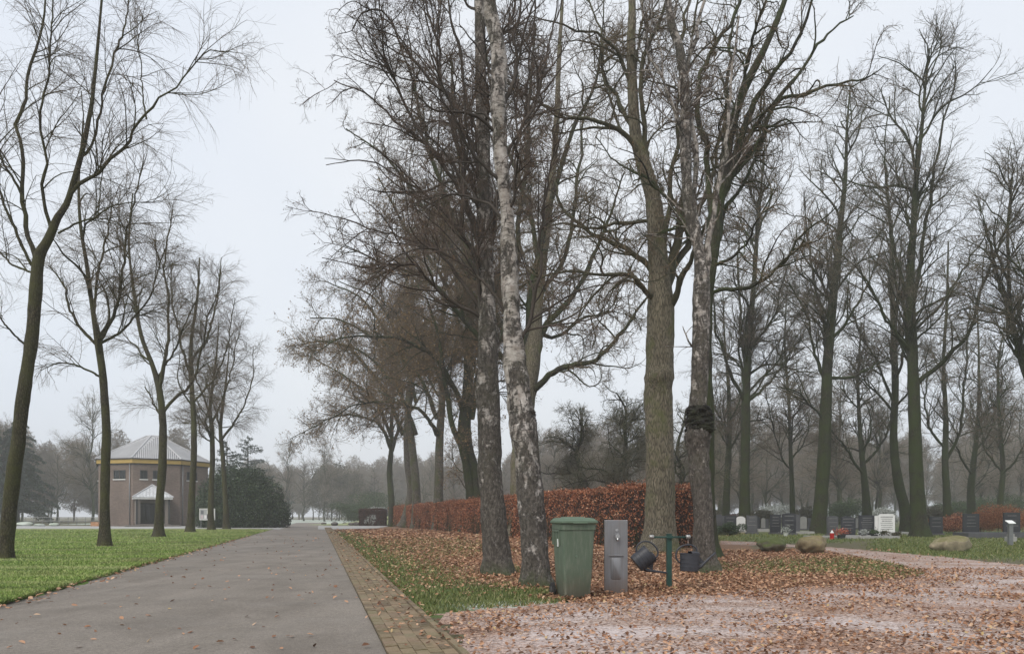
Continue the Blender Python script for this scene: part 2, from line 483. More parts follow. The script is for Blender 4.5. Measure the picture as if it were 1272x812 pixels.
# --- gravel outline, read on the ground plane
GR = [(572, 830), (556, 776), (541, 762), (590, 757), (655, 753), (700, 748), (760, 742), (850, 738), (940, 734), (1010, 728), (1080, 723), (1138, 716), (1150, 713), (1138, 707), (1105, 699), (1060, 691), (1025, 684), (1000, 680.5), (965, 678), (920, 676.5),
      (895, 675.5), (895, 671.5), (940, 673), (985, 676), (1040, 680), (1110, 686), (1190, 693), (1290, 704), (1420, 715), (1700, 760), (1700, 830)]
def densify(poly, step):
    out = []
    for i in range(len(poly)):
        a = np.array(poly[i]); b = np.array(poly[(i + 1) % len(poly)]); n = max(1, int(np.linalg.norm(b - a) / step))
        for k in range(n): out.append(a + (b - a) * k / n)
    return np.array(out)
gpoly = [tuple(Gp(u, v)[:2]) for u, v in GR]
def masks(x, y):
    """green (short grass), leaf density and frost at ground points: where grass, leaves and rime lie in this place"""
    u, v = uv_of(x, y)
    ep = (x - (-.43 - .261 * (y - 5.76)))          # metres right of the kerb
    onverge = (ep > 0) & (u < 700 + 0 * y)
    green = np.maximum.reduce([1.0 * ell(u, v, 600, 744, 130, 15), .85 * ell(u, v, 640, 736, 60, 14),
                               .75 * (1 - sm(ep, .4, 2.6)) * (v > 660) * (v < 765), .45 * ell(u, v, 520, 680, 120, 16),
                               .7 * ell(u, v, 1030, 703, 130, 12), .5 * ell(u, v, 1100, 712, 60, 8),
                               .95 * sm(u, 1060, 1110) * (1 - sm(v, 686, 700)) * (v > 655), .6 * ell(u, v, 980, 668, 120, 8),
                               .45 * (v < 667) * (u > 860)])
    green = np.maximum.reduce([green, .95 * ell(u, v, 626, 708, 26, 8), .9 * ell(u, v, 668, 727, 34, 7), .95 * ell(u, v, 886, 706, 26, 10), .8 * ell(u, v, 820, 684, 36, 5)])
    leaf = np.maximum.reduce([1.0 * (ep > 0) * (1 - .75 * sm(1 - ep / 3.0, 0, 1)) * (u < 930) * (v > 654) * (v < 742),
                              1.0 * ell(u, v, 990, 712, 180, 34), .55 * ell(u, v, 1020, 722, 160, 30)])
    leaf = leaf * (1 - .78 * ell(u, v, 595, 742, 110, 17)) * (1 - .45 * ell(u, v, 1050, 703, 90, 9))
    frost = np.maximum(ell(u, v, 640, 752, 80, 6), .3 * ell(u, v, 740, 744, 60, 5))
    return green, leaf, frost
def ingravel(x, y): return inpoly(x, y, gpoly)

def grid_mesh(name, xs, ys, z, mat, keep=None):
    X, Y = np.meshgrid(xs, ys); V = np.stack([X, Y, np.full_like(X, 0.0) + (z(X, Y) if callable(z) else z)], -1).reshape(-1, 3)
    nx, ny = len(xs), len(ys)
    i = np.arange(ny - 1)[:, None] * nx + np.arange(nx - 1)[None]
    f = np.stack([i, i + 1, i + nx + 1, i + nx], -1).reshape(-1, 4)
    if keep is not None:
        c = V[f].mean(1); f = f[keep(c[:, 0], c[:, 1])]
    return npmesh(name, [(V, f, 0)], mat)
def add_attr(me, name, vals):
    a = me.attributes.new(name, 'FLOAT', 'POINT'); a.data.foreach_set('value', vals.astype(np.float32))
def coords(me):
    a = np.zeros(len(me.vertices) * 3, np.float32); me.vertices.foreach_get('co', a); return a.reshape(-1, 3)

t = NT('cemetery_ground')
v = t.co('Object'); n1 = t.noise(v, 1.1, 6, .6); n2 = t.noise(v, 14, 6, .7); n3 = t.noise(v, .25, 4)
grass = t.ramp(n2, [(.25, (.035, .055, .016)), (.5, (.085, .125, .035)), (.8, (.17, .20, .075))])
leafc = t.ramp(t.noise(v, 22, 5, .75), [(.25, (.06, .035, .022)), (.5, (.20, .115, .068)), (.75, (.36, .24, .15))])
dull = t.ramp(n2, [(.3, (.055, .052, .028)), (.7, (.16, .145, .08))])
ga = t.math('ADD', t.attr('green'), t.math('MULTIPLY', t.math('SUBTRACT', n1, .5), .9))
la = t.math('ADD', t.attr('leaf'), t.math('MULTIPLY', t.math('SUBTRACT', n1, .5), .7))
c = t.mix(t.ramp(la, [(.15, 0.0), (.5, 1.0)]), dull, leafc)
c = t.mix(t.ramp(ga, [(.25, 0.0), (.65, 1.0)]), c, grass)
fr = t.math('MULTIPLY', t.attr('frost'), t.ramp(t.noise(v, 9, 5, .7), [(.35, 0.2), (.6, 1.0)]))
c = t.mix(fr, c, (.62, .64, .62))
t.bump(t.noise(v, 30, 6, .7), .8, .03)
M['ground'] = t.done(c, .95)
xs = np.concatenate([np.linspace(-900, -40, 12), np.arange(-34, 30, .28), np.linspace(34, 900, 12)])
ys = np.concatenate([[-300, -60, 0], np.arange(2, 32, .22), np.arange(32, 95, .8), np.linspace(100, 1400, 12)])
me = grid_mesh('ground', xs, ys, 0.0, M['ground']); cc = coords(me)
g_, l_, f_ = masks(cc[:, 0], cc[:, 1])
add_attr(me, 'green', g_); add_attr(me, 'leaf', l_); add_attr(me, 'frost', f_)
tag(link('ground', me), kind='structure')

# --- road and crossing
t = NT('asphalt'); v = t.co('Object', (1, 1, 1), (0, 0, -ROADROT)); vl = t.co('Object', (1, .07, 1), (0, 0, -ROADROT))
sp = t.ramp(t.noise(v, 85, 4, .85), [(.28, (.105, .091, .075)), (.5, (.190, .169, .143)), (.74, (.35, .318, .278))])
big = t.ramp(t.noise(vl, 1.6, 5, .6), [(.3, (.84, .83, .82)), (.7, (1.12, 1.11, 1.12))])
c = t.mix(1.0, sp, big, 'MULTIPLY')
st = t.ramp(t.noise(v, .9, 7, .65, .5), [(.35, (.80, .79, .78)), (.6, (1.05, 1.05, 1.05))])
c = t.mix(1.0, c, st, 'MULTIPLY')
gr_ = t.ramp(t.noise(v, 26, 5, .85), [(.3, (.72, .71, .70)), (.5, (1.0, 1.0, 1.0)), (.7, (1.25, 1.24, 1.22))])
c = t.mix(1.0, c, gr_, 'MULTIPLY')
fz = t.ramp(t.noise(v, .5, 6, .7), [(.5, 0.0), (.8, .30)])
c = t.mix(fz, c, (.23, .22, .205))
t.bump(t.noise(v, 120, 4, .8), .55, .006)
M['asphalt'] = t.done(c, .8)
def strip(name, k0, k1, y0, y1, z, mat, ny=80, rag0=0, rag1=0, nx=2):
    ysr = y0 + (y1 - y0) * np.linspace(0, 1, ny) ** 1.6
    V = []
    for Y in ysr:
        for i in range(nx):
            k = k0 + (k1 - k0) * i / (nx - 1)
            if i == 0: k += rng.normal() * rag0
            if i == nx - 1: k += rng.normal() * rag1
            p = road_edge(k, Y); V.append((p[0], p[1], z + (.02 * (1 - (2 * i / (nx - 1) - 1) ** 2) if nx > 2 else 0)))
    V = np.array(V); i = np.arange(ny - 1)[:, None] * nx + np.arange(nx - 1)[None]
    f = np.stack([i, i + 1, i + nx + 1, i + nx], -1).reshape(-1, 4)
    return link(name, npmesh(name, [(V, f, 0)], mat))
tag(strip('road', -ROAD_W, 0, -8, 125, .012, M['asphalt'], 400, .035, 0, 5), kind='structure')
t = NT('frosted_asphalt'); v = t.co('Object'); 
c = t.ramp(t.noise(v, 2.2, 6, .65), [(.3, (.22, .215, .205)), (.6, (.40, .40, .39)), (.8, (.55, .56, .56))])
M['frostroad'] = t.done(c, .9)
pl = densify([(-140, 62), (-24, 62), (-19.2, 60.5), (-14.6, 60.5), (-12, 66), (-13.6, 82), (-60, 82), (-140, 80)], 1.5)
pl = pl + rng.normal(size=pl.shape) * .08
tag(link('crossroad', npmesh('crossroad', [(np.c_[pl, np.full(len(pl), .020)], np.arange(len(pl))[None], 0)], M['frostroad'], False)), kind='structure')
t = NT('frosted_field'); v = t.co('Object', (.3, 1, 1))
c = t.ramp(t.noise(v, .9, 6, .6), [(.3, (.22, .27, .19)), (.6, (.48, .52, .47)), (.8, (.62, .65, .64))])
M['frostfield'] = t.done(c, .95)
pl = densify([(-60, 98), (-30, 98), (-18, 100), (-20, 240), (-110, 240), (-75, 150)], 3)
tag(link('frosted_field', npmesh('frosted_field', [(np.c_[pl, np.full(len(pl), .012)], np.arange(len(pl))[None], 0)], M['frostfield'], False)), kind='structure')
# grassy mound at the end of the road
t = NT('pale_bank'); v = t.co('Object')
c = t.ramp(t.noise(v, 2.5, 6, .6), [(.3, (.10, .135, .045)), (.55, (.26, .29, .14)), (.8, (.45, .47, .33))])
M['bank'] = t.done(c, .95)
xs2 = np.linspace(-26, -6, 50); ys2 = np.linspace(90, 112, 40)
def bankz(X, Y):
    return .03 + 1.25 * sm(X, -25, -15) * sm(Y, 90, 102) - .05 * (Y < 91)
tag(link('grass_bank', grid_mesh('grass_bank', xs2, ys2, bankz, M['bank'])), kind='structure')

# --- brick strip beside the road
t = NT('brick_pavers'); g = t.n('ShaderNodeNewGeometry'); v = t.co('Object')
c = t.ramp(g.outputs['Random Per Island'], [(0, (.10, .07, .047)), (.35, (.17, .118, .075)), (.7, (.23, .165, .105)), (1, (.15, .13, .075))])
c = t.mix(t.ramp(t.noise(v, 3, 6, .7), [(.4, 0.0), (.75, .75)]), c, (.12, .115, .045))
c = t.mix(t.ramp(t.noise(v, 40, 4, .7), [(.4, 0.0), (.8, .6)]), c, (.30, .24, .18))
t.bump(t.noise(v, 60, 4), .5, .006)
M['paver'] = t.done(c, .9)
M['sand'] = simple('joint_sand', (.06, .05, .03), .95, var=.5, scale=10, bump=.3)
tag(strip('joint_bed', 0.0, .60, 3, 72, .016, M['sand'], 60), kind='structure')
BV = []; BF = []
L_, W_ = .205, .098
ncrs = 5
for r in range(ncrs + 1):
    k0 = .008 + r * (W_ + .006); n = int(69 / (L_ + .006)); edge = r == ncrs
    hgt = .034 if not edge else .052
    ww = W_ if not edge else .055
    for i in range(n):
        s0 = i * (L_ + .006) + (r % 2) * .1; far = s0 > 40
        if s0 < 0: continue
        dz = rng.normal() * .0022; a = rng.normal() * .0015; tl = rng.normal(size=4) * .0014
        for (ss, kk, j) in ((s0, k0, 0), (s0, k0 + ww, 1), (s0 + L_, k0 + ww, 2), (s0 + L_, k0, 3)):
            p = np.array([-.98, 5.76]) + RN * (kk + a) + RD * (ss - 2.6)
            BV.append((p[0], p[1], .010)); BV.append((p[0], p[1], hgt + dz + tl[j]))
        o = len(BV) - 8
        BF += [(o + 1, o + 3, o + 5, o + 7), (o, o + 2, o + 3, o + 1), (o + 2, o + 4, o + 5, o + 3), (o + 4, o + 6, o + 7, o + 5), (o + 6, o, o + 1, o + 7)]
tag(link('brick_strip', npmesh('brick_strip', [(np.array(BV), np.array(BF), 0)], M['paver'], False)), kind='structure')

# --- gravel
t = NT('gravel'); v = t.co('Object'); 
st = t.n('ShaderNodeTexVoronoi'); st.inputs['Scale'].default_value = 55; t.l(v, st.inputs['Vector'])
sc_ = t.sep(st.outputs['Color'])[0]
peb = t.ramp(sc_, [(0, (.10, .070, .058)), (.35, (.27, .205, .175)), (.7, (.42, .345, .310)), (1, (.64, .58, .55))])
red = t.ramp(t.noise(v, .55, 6, .65, .4), [(.32, (1, .98, .96)), (.54, (.84, .68, .57)), (.75, (.64, .43, .31))])
c = t.mix(1.0, peb, red, 'MULTIPLY')
fst = t.noise(t.co('Object', (.55, 1.2, 1)), 1.0, 7, .68, .5)
fst2 = t.noise(v, 18, 5, .75)
fm = t.math('ADD', t.math('MULTIPLY', fst, 1.0), t.math('MULTIPLY', t.math('SUBTRACT', fst2, .5), .9))
fa = t.math('MULTIPLY', t.ramp(fm, [(.46, 0.0), (.64, 1.0)]), t.attr('frost'))
c = t.mix(fa, c, (.68, .63, .63))
t.bump(t.math('ADD', st.outputs['Distance'], fst2), .7, .012)
M['gravel'] = t.done(c, .93)
xs = np.arange(-2.5, 16, .16); ys = np.concatenate([np.arange(3.0, 14, .12), np.arange(14, 34, .2)])
me = grid_mesh('gravel_path', xs, ys, lambda X, Y: .006 + .006 * np.sin(X * 2.1) * np.sin(Y * 1.7) ** 2, M['gravel'],
               keep=lambda x, y: ingravel(x + rng.normal(size=x.shape) * .07, y + rng.normal(size=x.shape) * .09 * np.clip(y / 10, .6, 2)))
cc = coords(me); u, vv = uv_of(cc[:, 0], cc[:, 1])
fro = .62 * np.maximum.reduce([.95 * ell(u, vv, 880, 778, 330, 45), .75 * ell(u, vv, 1150, 735, 250, 50), .8 * ell(u, vv, 1000, 815, 500, 40), .55 * sm(u, 850, 1000) * (vv < 700), .5 * ell(u, vv, 650, 805, 120, 26)])
add_attr(me, 'frost', fro)
tag(link('gravel_path', me), kind='structure')

# --- lawn left of the road
t = NT('lawn'); v = t.co('Object'); vb = t.co('Object', (.16, 1.0, 1), (0, 0, R(8)))
n2 = t.noise(v, 20, 6, .75)
c = t.ramp(n2, [(.25, (.055, .095, .02)), (.5, (.12, .20, .042)), (.8, (.21, .30, .08))])
c = t.mix(t.ramp(t.noise(vb, .9, 5, .6), [(.5, 0.0), (.72, .8)]), c, (.28, .33, .12))
c = t.mix(t.ramp(t.noise(vb, .55, 5, .6), [(.45, 0.0), (.7, .6)]), c, (.045, .085, .02))
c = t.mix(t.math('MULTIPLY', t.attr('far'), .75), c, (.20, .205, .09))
t.bump(n2, .8, .04)
M['lawn'] = t.done(c, .95)
le = lambda Y: road_edge(-ROAD_W, Y)[0]
LP = []
for Y in np.linspace(3, 60.5, 240): LP.append((le(Y) + rng.normal() * .03, Y))
ysl = np.concatenate([np.linspace(3, 30, 90), np.linspace(30.5, 62, 50)]); nxl = 60
V = []
for Y in ysl:
    e = le(Y) + rng.normal() * .05
    cut = 0.0
    for i in range(nxl):
        s = (i / (nxl - 1)) ** 2.2; x = e - s * 95
        V.append((x, Y, .022 + .03 * min(1, s * 40) + (rng.normal() * .006 if i else -.018)))
V = np.array(V); i = np.arange(len(ysl) - 1)[:, None] * nxl + np.arange(nxl - 1)[None]
f = np.stack([i, i + nxl, i + nxl + 1, i + 1], -1).reshape(-1, 4)
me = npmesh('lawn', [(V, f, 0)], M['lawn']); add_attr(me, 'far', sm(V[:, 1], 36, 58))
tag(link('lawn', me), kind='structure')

# --- grass blades (stuff)
def blades(x, y, z, h, wd):
    n = len(x); a = rng.uniform(0, 6.28, n); lean = rng.normal(size=(n, 2)) * .45
    b = np.stack([x, y, z], 1); dx = np.stack([np.cos(a), np.sin(a), np.zeros(n)], 1) * wd[:, None] * .5
    tip = b + np.stack([lean[:, 0] * h, lean[:, 1] * h, h], 1); mid = b + (tip - b) * .55 + np.array([0, 0, 1]) * h[:, None] * .12
    V = np.stack([b - dx, b + dx, mid + dx * .7, tip, mid - dx * .7], 1).reshape(-1, 3); o = np.arange(n)[:, None] * 5
    return V, o + np.array([[0, 1, 2]]), o + np.array([[0, 2, 4]]), o + np.array([[4, 2, 3]])
def blade_obj(name, label, x, y, z, h, wd, mat):
    V, a, b, c = blades(x, y, z, h, wd)
    o = link(name, npmesh(name, [(V, np.concatenate([a, b, c]), 0)], mat, False)); return tag(o, label, 'grass', kind='stuff')
t = NT('grass_blades'); g = t.n('ShaderNodeNewGeometry')
c = t.ramp(g.outputs['Random Per Island'], [(0, (.080, .138, .026)), (.4, (.190, .295, .058)), (.8, (.31, .41, .105)), (1, (.48, .48, .21))])
vb = t.co('Object', (.14, 1.0, 1), (0, 0, R(8)))
c = t.mix(t.ramp(t.noise(vb, .8, 5, .6), [(.46, 0.0), (.60, .75)]), c, (.37, .39, .18))
c = t.mix(t.ramp(t.noise(vb, 1.3, 5, .6), [(.50, 0.0), (.62, .6)]), c, (.055, .10, .022))
c = t.mix(t.ramp(t.noise(t.co('Object'), .5, 5, .6), [(.52, 0.0), (.68, .6)]), c, (.21, .20, .09))
M['blade'] = t.done(c, .65)
M['blade_dull'] = island_mat('dull_grass_blades', [(0, (.06, .075, .022)), (.45, (.13, .16, .045)), (.85, (.21, .23, .085)), (1, (.36, .31, .18))], .7, .2)
n = 170000
Y = 7.0 * (55 / 7.0) ** rng.uniform(0, 1, n) ** .9; s = rng.uniform(0, 1, n) ** 1.35
uL = -60; x0 = (uL - U0) / F * Y; x1 = np.array([le(a) for a in Y]) + .02; X = x1 + (x0 - x1) * s
ok = X < x1; X, Y = X[ok], Y[ok]
blade_obj('grass', 'short green grass of the lawn left of the road', X, Y, np.full(len(X), .04), rng.uniform(.02, .055, len(X)) * (1 + Y / 60), .006 + Y * .0007, M['blade'])
n = 160000
Y = 7.4 * (46 / 7.4) ** rng.uniform(0, 1, n); X = Y * (rng.uniform(400, 1290, n) - U0) / F
gm, lm, fm_ = masks(X, Y); ep = X - (-.43 - .261 * (Y - 5.76)) 
ok = (rng.uniform(0, 1, n) < gm * .9) & ~ingravel(X, Y) & (ep > .08)
X, Y = X[ok], Y[ok]
blade_obj('grass', 'patchy grass among the fallen leaves on the verge', X, Y, np.zeros(len(X)), rng.uniform(.02, .06, len(X)) * (1 + Y / 70), .006 + Y * .0007, M['blade_dull'])

# --- fallen leaves (stuff)
M['leaf'] = island_mat('fallen_leaves', [(0, (.09, .046, .028)), (.25, (.21, .105, .060)), (.5, (.35, .185, .105)), (.75, (.46, .27, .165)), (.95, (.56, .38, .26)), (1, (.44, .33, .15))], .7, .12)
def leaf_cloud(x, y, z, size, flat=.35):
    n = len(x); c = np.stack([x, y, z], 1)
    nn = rng.normal(size=(n, 3)) * flat + np.array([0, 0, 1]); nn /= np.linalg.norm(nn, axis=1, keepdims=True)
    a = rng.normal(size=(n, 3)); a -= nn * (a * nn).sum(1, keepdims=True); a /= np.linalg.norm(a, axis=1, keepdims=True); b = np.cross(nn, a)
    s = (size * rng.uniform(.6, 1.25, n) * .5)[:, None]; cu = nn * s * rng.uniform(-.1, .55, n)[:, None]
    pts = [c - a * s, c - a * s * .35 + b * s * .62 + cu, c + a * s * .45 + b * s * .5 + cu * .8, c + a * s * 1.0 + cu * .5, c + a * s * .45 - b * s * .5 + cu, c - a * s * .35 - b * s * .62 + cu * .8]
    V = np.stack(pts, 1).reshape(-1, 3); o = np.arange(n)[:, None] * 6
    return V, np.concatenate([o + np.array([[0, 1, 2, 3]]), o + np.array([[0, 3, 4, 5]])])
XX = []; YY = []; SS = []
# verge + island, density per square metre falls with distance while leaves grow a little (fallen leaves merge far off)
for (y0, y1, dn, szz) in ((8, 14, 420, .055), (14, 22, 230, .068), (22, 34, 75, .105), (34, 60, 24, .17)):
    x0, x1 = (395 - U0) / F * y1, (1180 - U0) / F * y1
    n = int((x1 - x0) * (y1 - y0) * dn); X = rng.uniform(x0, x1, n); Y = rng.uniform(y0, y1, n)
    gm, lm, _ = masks(X, Y); ep = X - (-.43 - .261 * (Y - 5.76)); u, v = uv_of(X, Y)
    hx = 4.28 - .315 * (Y - 24)
    ok = (rng.uniform(0, 1, n) < lm) & ~ingravel(X, Y) & (ep > .03) & ((Y < 23.5) | (X < hx))
    XX.append(X[ok]); YY.append(Y[ok]); SS.append(np.full(ok.sum(), szz))
X = np.concatenate(XX); Y = np.concatenate(YY); S = np.concatenate(SS)
V, f = leaf_cloud(X, Y, rng.uniform(.006, .035, len(X)), S, .4)
tag(link('fallen_leaves', npmesh('fallen_leaves', [(V, f, 0)], M['leaf'], False)), 'thick layer of brown fallen leaves under the trees', 'leaves', kind='stuff')
n = 62000; Y = 5.2 * (32 / 5.2) ** rng.uniform(0, 1, n); X = Y * (rng.uniform(560, 1290, n) - U0) / F
u, v = uv_of(X, Y)
dn = np.maximum.reduce([.75 * (1 - sm(v, 738, 764)), .40 * ell(u, v, 660, 765, 130, 22), .45 * ell(u, v, 1250, 760, 70, 60), 
                        .28 + 0 * u, .50 * ell(u, v, 1000, 732, 220, 14)])
cl = np.clip(.5 + .35 * np.sin(X * 2.3 + np.sin(Y * 1.9) * 2) + .35 * np.sin(X * .9 - Y * 1.3 + 1.5 * np.sin(X * 3.1)), 0, 1); dn = dn * (.25 + 1.15 * cl)
dn = np.where(v < 706, .10, dn)
ok = ingravel(X, Y) & (rng.uniform(0, 1, n) < dn); X, Y = X[ok], Y[ok]
V, f = leaf_cloud(X, Y, rng.uniform(.014, .035, len(X)), np.full(len(X), .036) * (1 + Y / 30), .4)
tag(link('fallen_leaves', npmesh('fallen_leaves', [(V, f, 0)], M['leaf'], False)), 'brown leaves scattered over the frosted pink gravel', 'leaves', kind='stuff')
XX = []; YY = []; ZZ = []
for (u_, Y_, r_) in ((617, 13.3, .30), (664, 11.3, .27), (877, 14.0, .32), (818, 22.3, .75), (712, 9.66, .26), (765, 10.15, .18), (831, 10.95, .08)):
    n = int(260 + 500 * r_); a_ = rng.uniform(0, 6.28, n); q_ = r_ + np.abs(rng.normal(size=n)) * .22
    XX.append(gx(u_, Y_) + np.cos(a_) * q_); YY.append(Y_ + np.sin(a_) * q_); ZZ.append(.01 + .07 * np.exp(-(q_ - r_) / .15) * rng.uniform(.2, 1, n))
X, Y, Z = map(np.concatenate, (XX, YY, ZZ))
V, f = leaf_cloud(X, Y, Z, np.full(len(X), .062), .6)
tag(link('fallen_leaves', npmesh('fallen_leaves', [(V, f, 0)], M['leaf'], False)), 'brown leaves drifted against the trunk feet, bin and post', 'leaves', kind='stuff')
XX = []; YY = []; ZZ = []
n = 260; Y = 5.8 * (45 / 5.8) ** rng.uniform(0, 1, n); k = -rng.uniform(0, 1, n) * ROAD_W
e = np.array([road_edge(kk, yy) for kk, yy in zip(k, Y)]); XX.append(e[:, 0]); YY.append(e[:, 1]); ZZ.append(np.full(n, .038))
n = 1100; Y = 7 * (40 / 7) ** rng.uniform(0, 1, n); k = -ROAD_W + rng.normal(size=n) * .22 - .05
e = np.array([road_edge(kk, yy) for kk, yy in zip(k, Y)]); XX.append(e[:, 0]); YY.append(e[:, 1]); ZZ.append(np.full(n, .05))
n = 430; Y = 5.8 * (50 / 5.8) ** rng.uniform(0, 1, n); k = rng.uniform(0, 1, n) ** .6 * .66
e = np.array([road_edge(kk, yy) for kk, yy in zip(k, Y)]); XX.append(e[:, 0]); YY.append(e[:, 1]); ZZ.append(np.full(n, .05))
X, Y, Z = map(np.concatenate, (XX, YY, ZZ))
V, f = leaf_cloud(X, Y, Z, np.full(len(X), .05) * (1 + Y / 50), .3)
tag(link('fallen_leaves', npmesh('fallen_leaves', [(V, f, 0)], M['leaf'], False)), 'few stray leaves on the asphalt road and brick strip', 'leaves', kind='stuff')
# ================================================================== the near trees, limb by limb
M['bits'] = island_mat('withered_leaf_bits', [(0, (.05, .035, .022)), (.5, (.12, .08, .045)), (1, (.22, .14, .075))], .8, .2)
M['bits_warm'] = island_mat('withered_oak_leaves', [(0, (.11, .070, .034)), (.5, (.24, .155, .072)), (1, (.38, .26, .13))], .8, .3)
BIRCHLV = [dict(dens=4.0, t0=.10, t1=1, L=1.6, ang=38, N=9, wob=.10, trop=(0, 0, .12), rmin=.006, rk=.009, sides=5),
           dict(dens=8.5, t0=.08, t1=1, L=.7, ang=46, N=6, wob=.16, trop=(0, 0, -.02), rmin=.0030, rk=.0065, sides=4),
           dict(dens=17, t0=.1, t1=1, L=.32, ang=45, N=4, wob=.2, trop=(0, 0, -.3), rmin=.0019, rk=.0045, sides=3),
           dict(dens=8, t0=.2, t1=1, L=.12, ang=45, N=3, wob=.25, trop=(0, 0, -.3), rmin=.0018, rk=.004, sides=3)]
OAKLV = [dict(dens=2.7, t0=.12, t1=1, L=3.0, ang=48, N=12, wob=.19, trop=(0, 0, .04), rmin=.009, rk=.013, sides=6),
         dict(dens=6.2, t0=.1, t1=1, L=1.45, ang=48, N=8, wob=.24, trop=(0, 0, .03), rmin=.005, rk=.008, sides=4),
         dict(dens=9.5, t0=.12, t1=1, L=.56, ang=45, N=5, wob=.26, rmin=.0034, rk=.005, sides=3),
         dict(dens=5.5, t0=.15, t1=1, L=.24, ang=45, N=3, wob=.3, rmin=.0026, rk=.004, sides=3)]
def scaled(lv, d=1.0, L=1.0, r=1.0):
    out = []
    for k in lv:
        k = dict(k); k['dens'] *= d; k['L'] *= L; k['rmin'] *= r; out.append(k)
    return out

# --- birch with the grey lower trunk (left of the pair)
Y1 = 13.3
make_tree('birch_tree', 'left one of the two close birches, grey cracked trunk with green moss at its foot', P(618, 711, Y1) * [1, 1, 0],
    ip([(619, 714, 37), (616, 690, 33), (613, 640, 31), (608, 570, 30), (606, 500, 27), (607, 440, 25), (605, 380, 22), (602, 300, 20), (601, 200, 17), (598, 130, 15), (597, 60, 13), (595, -40, 11), (592, -160, 7)], Y1),
    [ip([(603, 250, 10), (585, 190, 9), (560, 118, 8), (535, 98, 7), (512, 74, 6), (490, 36, 5), (470, 8, 4.5), (452, 14, 4), (438, 36, 3)], Y1, -.5),
     ip([(604, 330, 9), (585, 260, 8), (560, 180, 7), (540, 90, 6), (528, 20, 5), (520, -60, 3)], Y1, .8),
     ip([(604, 360, 8), (575, 300, 7), (535, 250, 6), (490, 215, 4), (450, 200, 3), (405, 205, 2)], Y1, -.7),
     ip([(605, 390, 8), (570, 340, 7), (530, 300, 5), (480, 285, 4), (430, 270, 3), (385, 262, 2)], Y1, .6),
     ip([(602, 300, 8), (560, 230, 7), (510, 160, 5), (460, 120, 4), (415, 100, 2.5)], Y1, 1.2),
     ip([(606, 400, 7), (560, 370, 6), (510, 330, 5), (455, 330, 3.5), (400, 320, 2)], Y1, -1.2),
     ip([(600, 220, 7), (575, 120, 6), (560, 30, 5), (555, -50, 3)], Y1, -.5),
     ip([(601, 260, 7), (545, 200, 6), (500, 110, 5), (480, 30, 4), (470, -40, 3)], Y1, .4),
     ip([(606, 340, 8), (625, 270, 7), (640, 180, 6), (655, 80, 5), (665, -20, 4)], Y1, .9),
     ip([(607, 420, 6), (590, 330, 5), (575, 250, 4.5), (570, 170, 4), (560, 90, 3)], Y1, -.9)],
    scaled(BIRCHLV, 1.0), M['birch_rough'], M['twig_birch'], 11, sides=40, tn=190, flare=.24, bump=.085, fh=.22,
    burrs=[(2.75, -1.2, .22, .03), (3.3, 2.0, .15, .03)], leaf=(5200, .026, M['bits']), mlimb=M['limb_birch'],
    trunk_parent=dict(dens=2.6, t0=.45, t1=1, L=2.3, ang=38, wob=.09, rmin=.010, rk=.012, trop=(0, 0, .08)))
# --- birch with the white trunk (right of the pair)
Y2 = 11.3
make_tree('birch_tree', 'right one of the two close birches, white peeling bark and knobbly bulge, beside the bin', P(664, 728, Y2) * [1, 1, 0],
    ip([(666, 729, 40), (664, 705, 35), (660, 640, 33), (655, 570, 31), (649, 530, 33), (643, 480, 29), (638, 430, 25), (633, 360, 20), (632, 310, 19), (629, 250, 16), (622, 200, 17), (619, 130, 19), (620, 70, 19), (611, 20, 18), (604, -40, 15), (600, -140, 9)], Y2),
    [ip([(622, 134, 10), (636, 112, 9), (642, 70, 7), (644, 30, 6), (650, -30, 5)], Y2, .3),
     ip([(640, 440, 8), (655, 380, 7), (664, 320, 6), (676, 250, 5), (690, 180, 4)], Y2, -.5),
     ip([(625, 200, 7), (650, 160, 6), (675, 100, 5), (690, 40, 4), (700, -30, 3)], Y2, .5),
     ip([(626, 230, 7), (590, 190, 6), (560, 130, 5), (540, 60, 4), (525, 0, 3)], Y2, -.6),
     ip([(634, 400, 6), (600, 350, 5), (560, 320, 4), (520, 310, 3), (470, 330, 2)], Y2, -.5)],
    scaled(BIRCHLV, .9), M['birch'], M['twig_birch'], 12, sides=40, tn=190, flare=.24, bump=.09, fh=.22,
    burrs=[(2.75, -.1, .14, .09), (3.4, .2, .25, .05), (1.9, 0, .3, .03)], leaf=(2600, .024, M['bits']), mlimb=M['limb_birch'],
    trunk_parent=dict(dens=2.0, t0=.5, t1=1, L=1.9, ang=38, wob=.09, rmin=.009, rk=.012, trop=(0, 0, .06)))
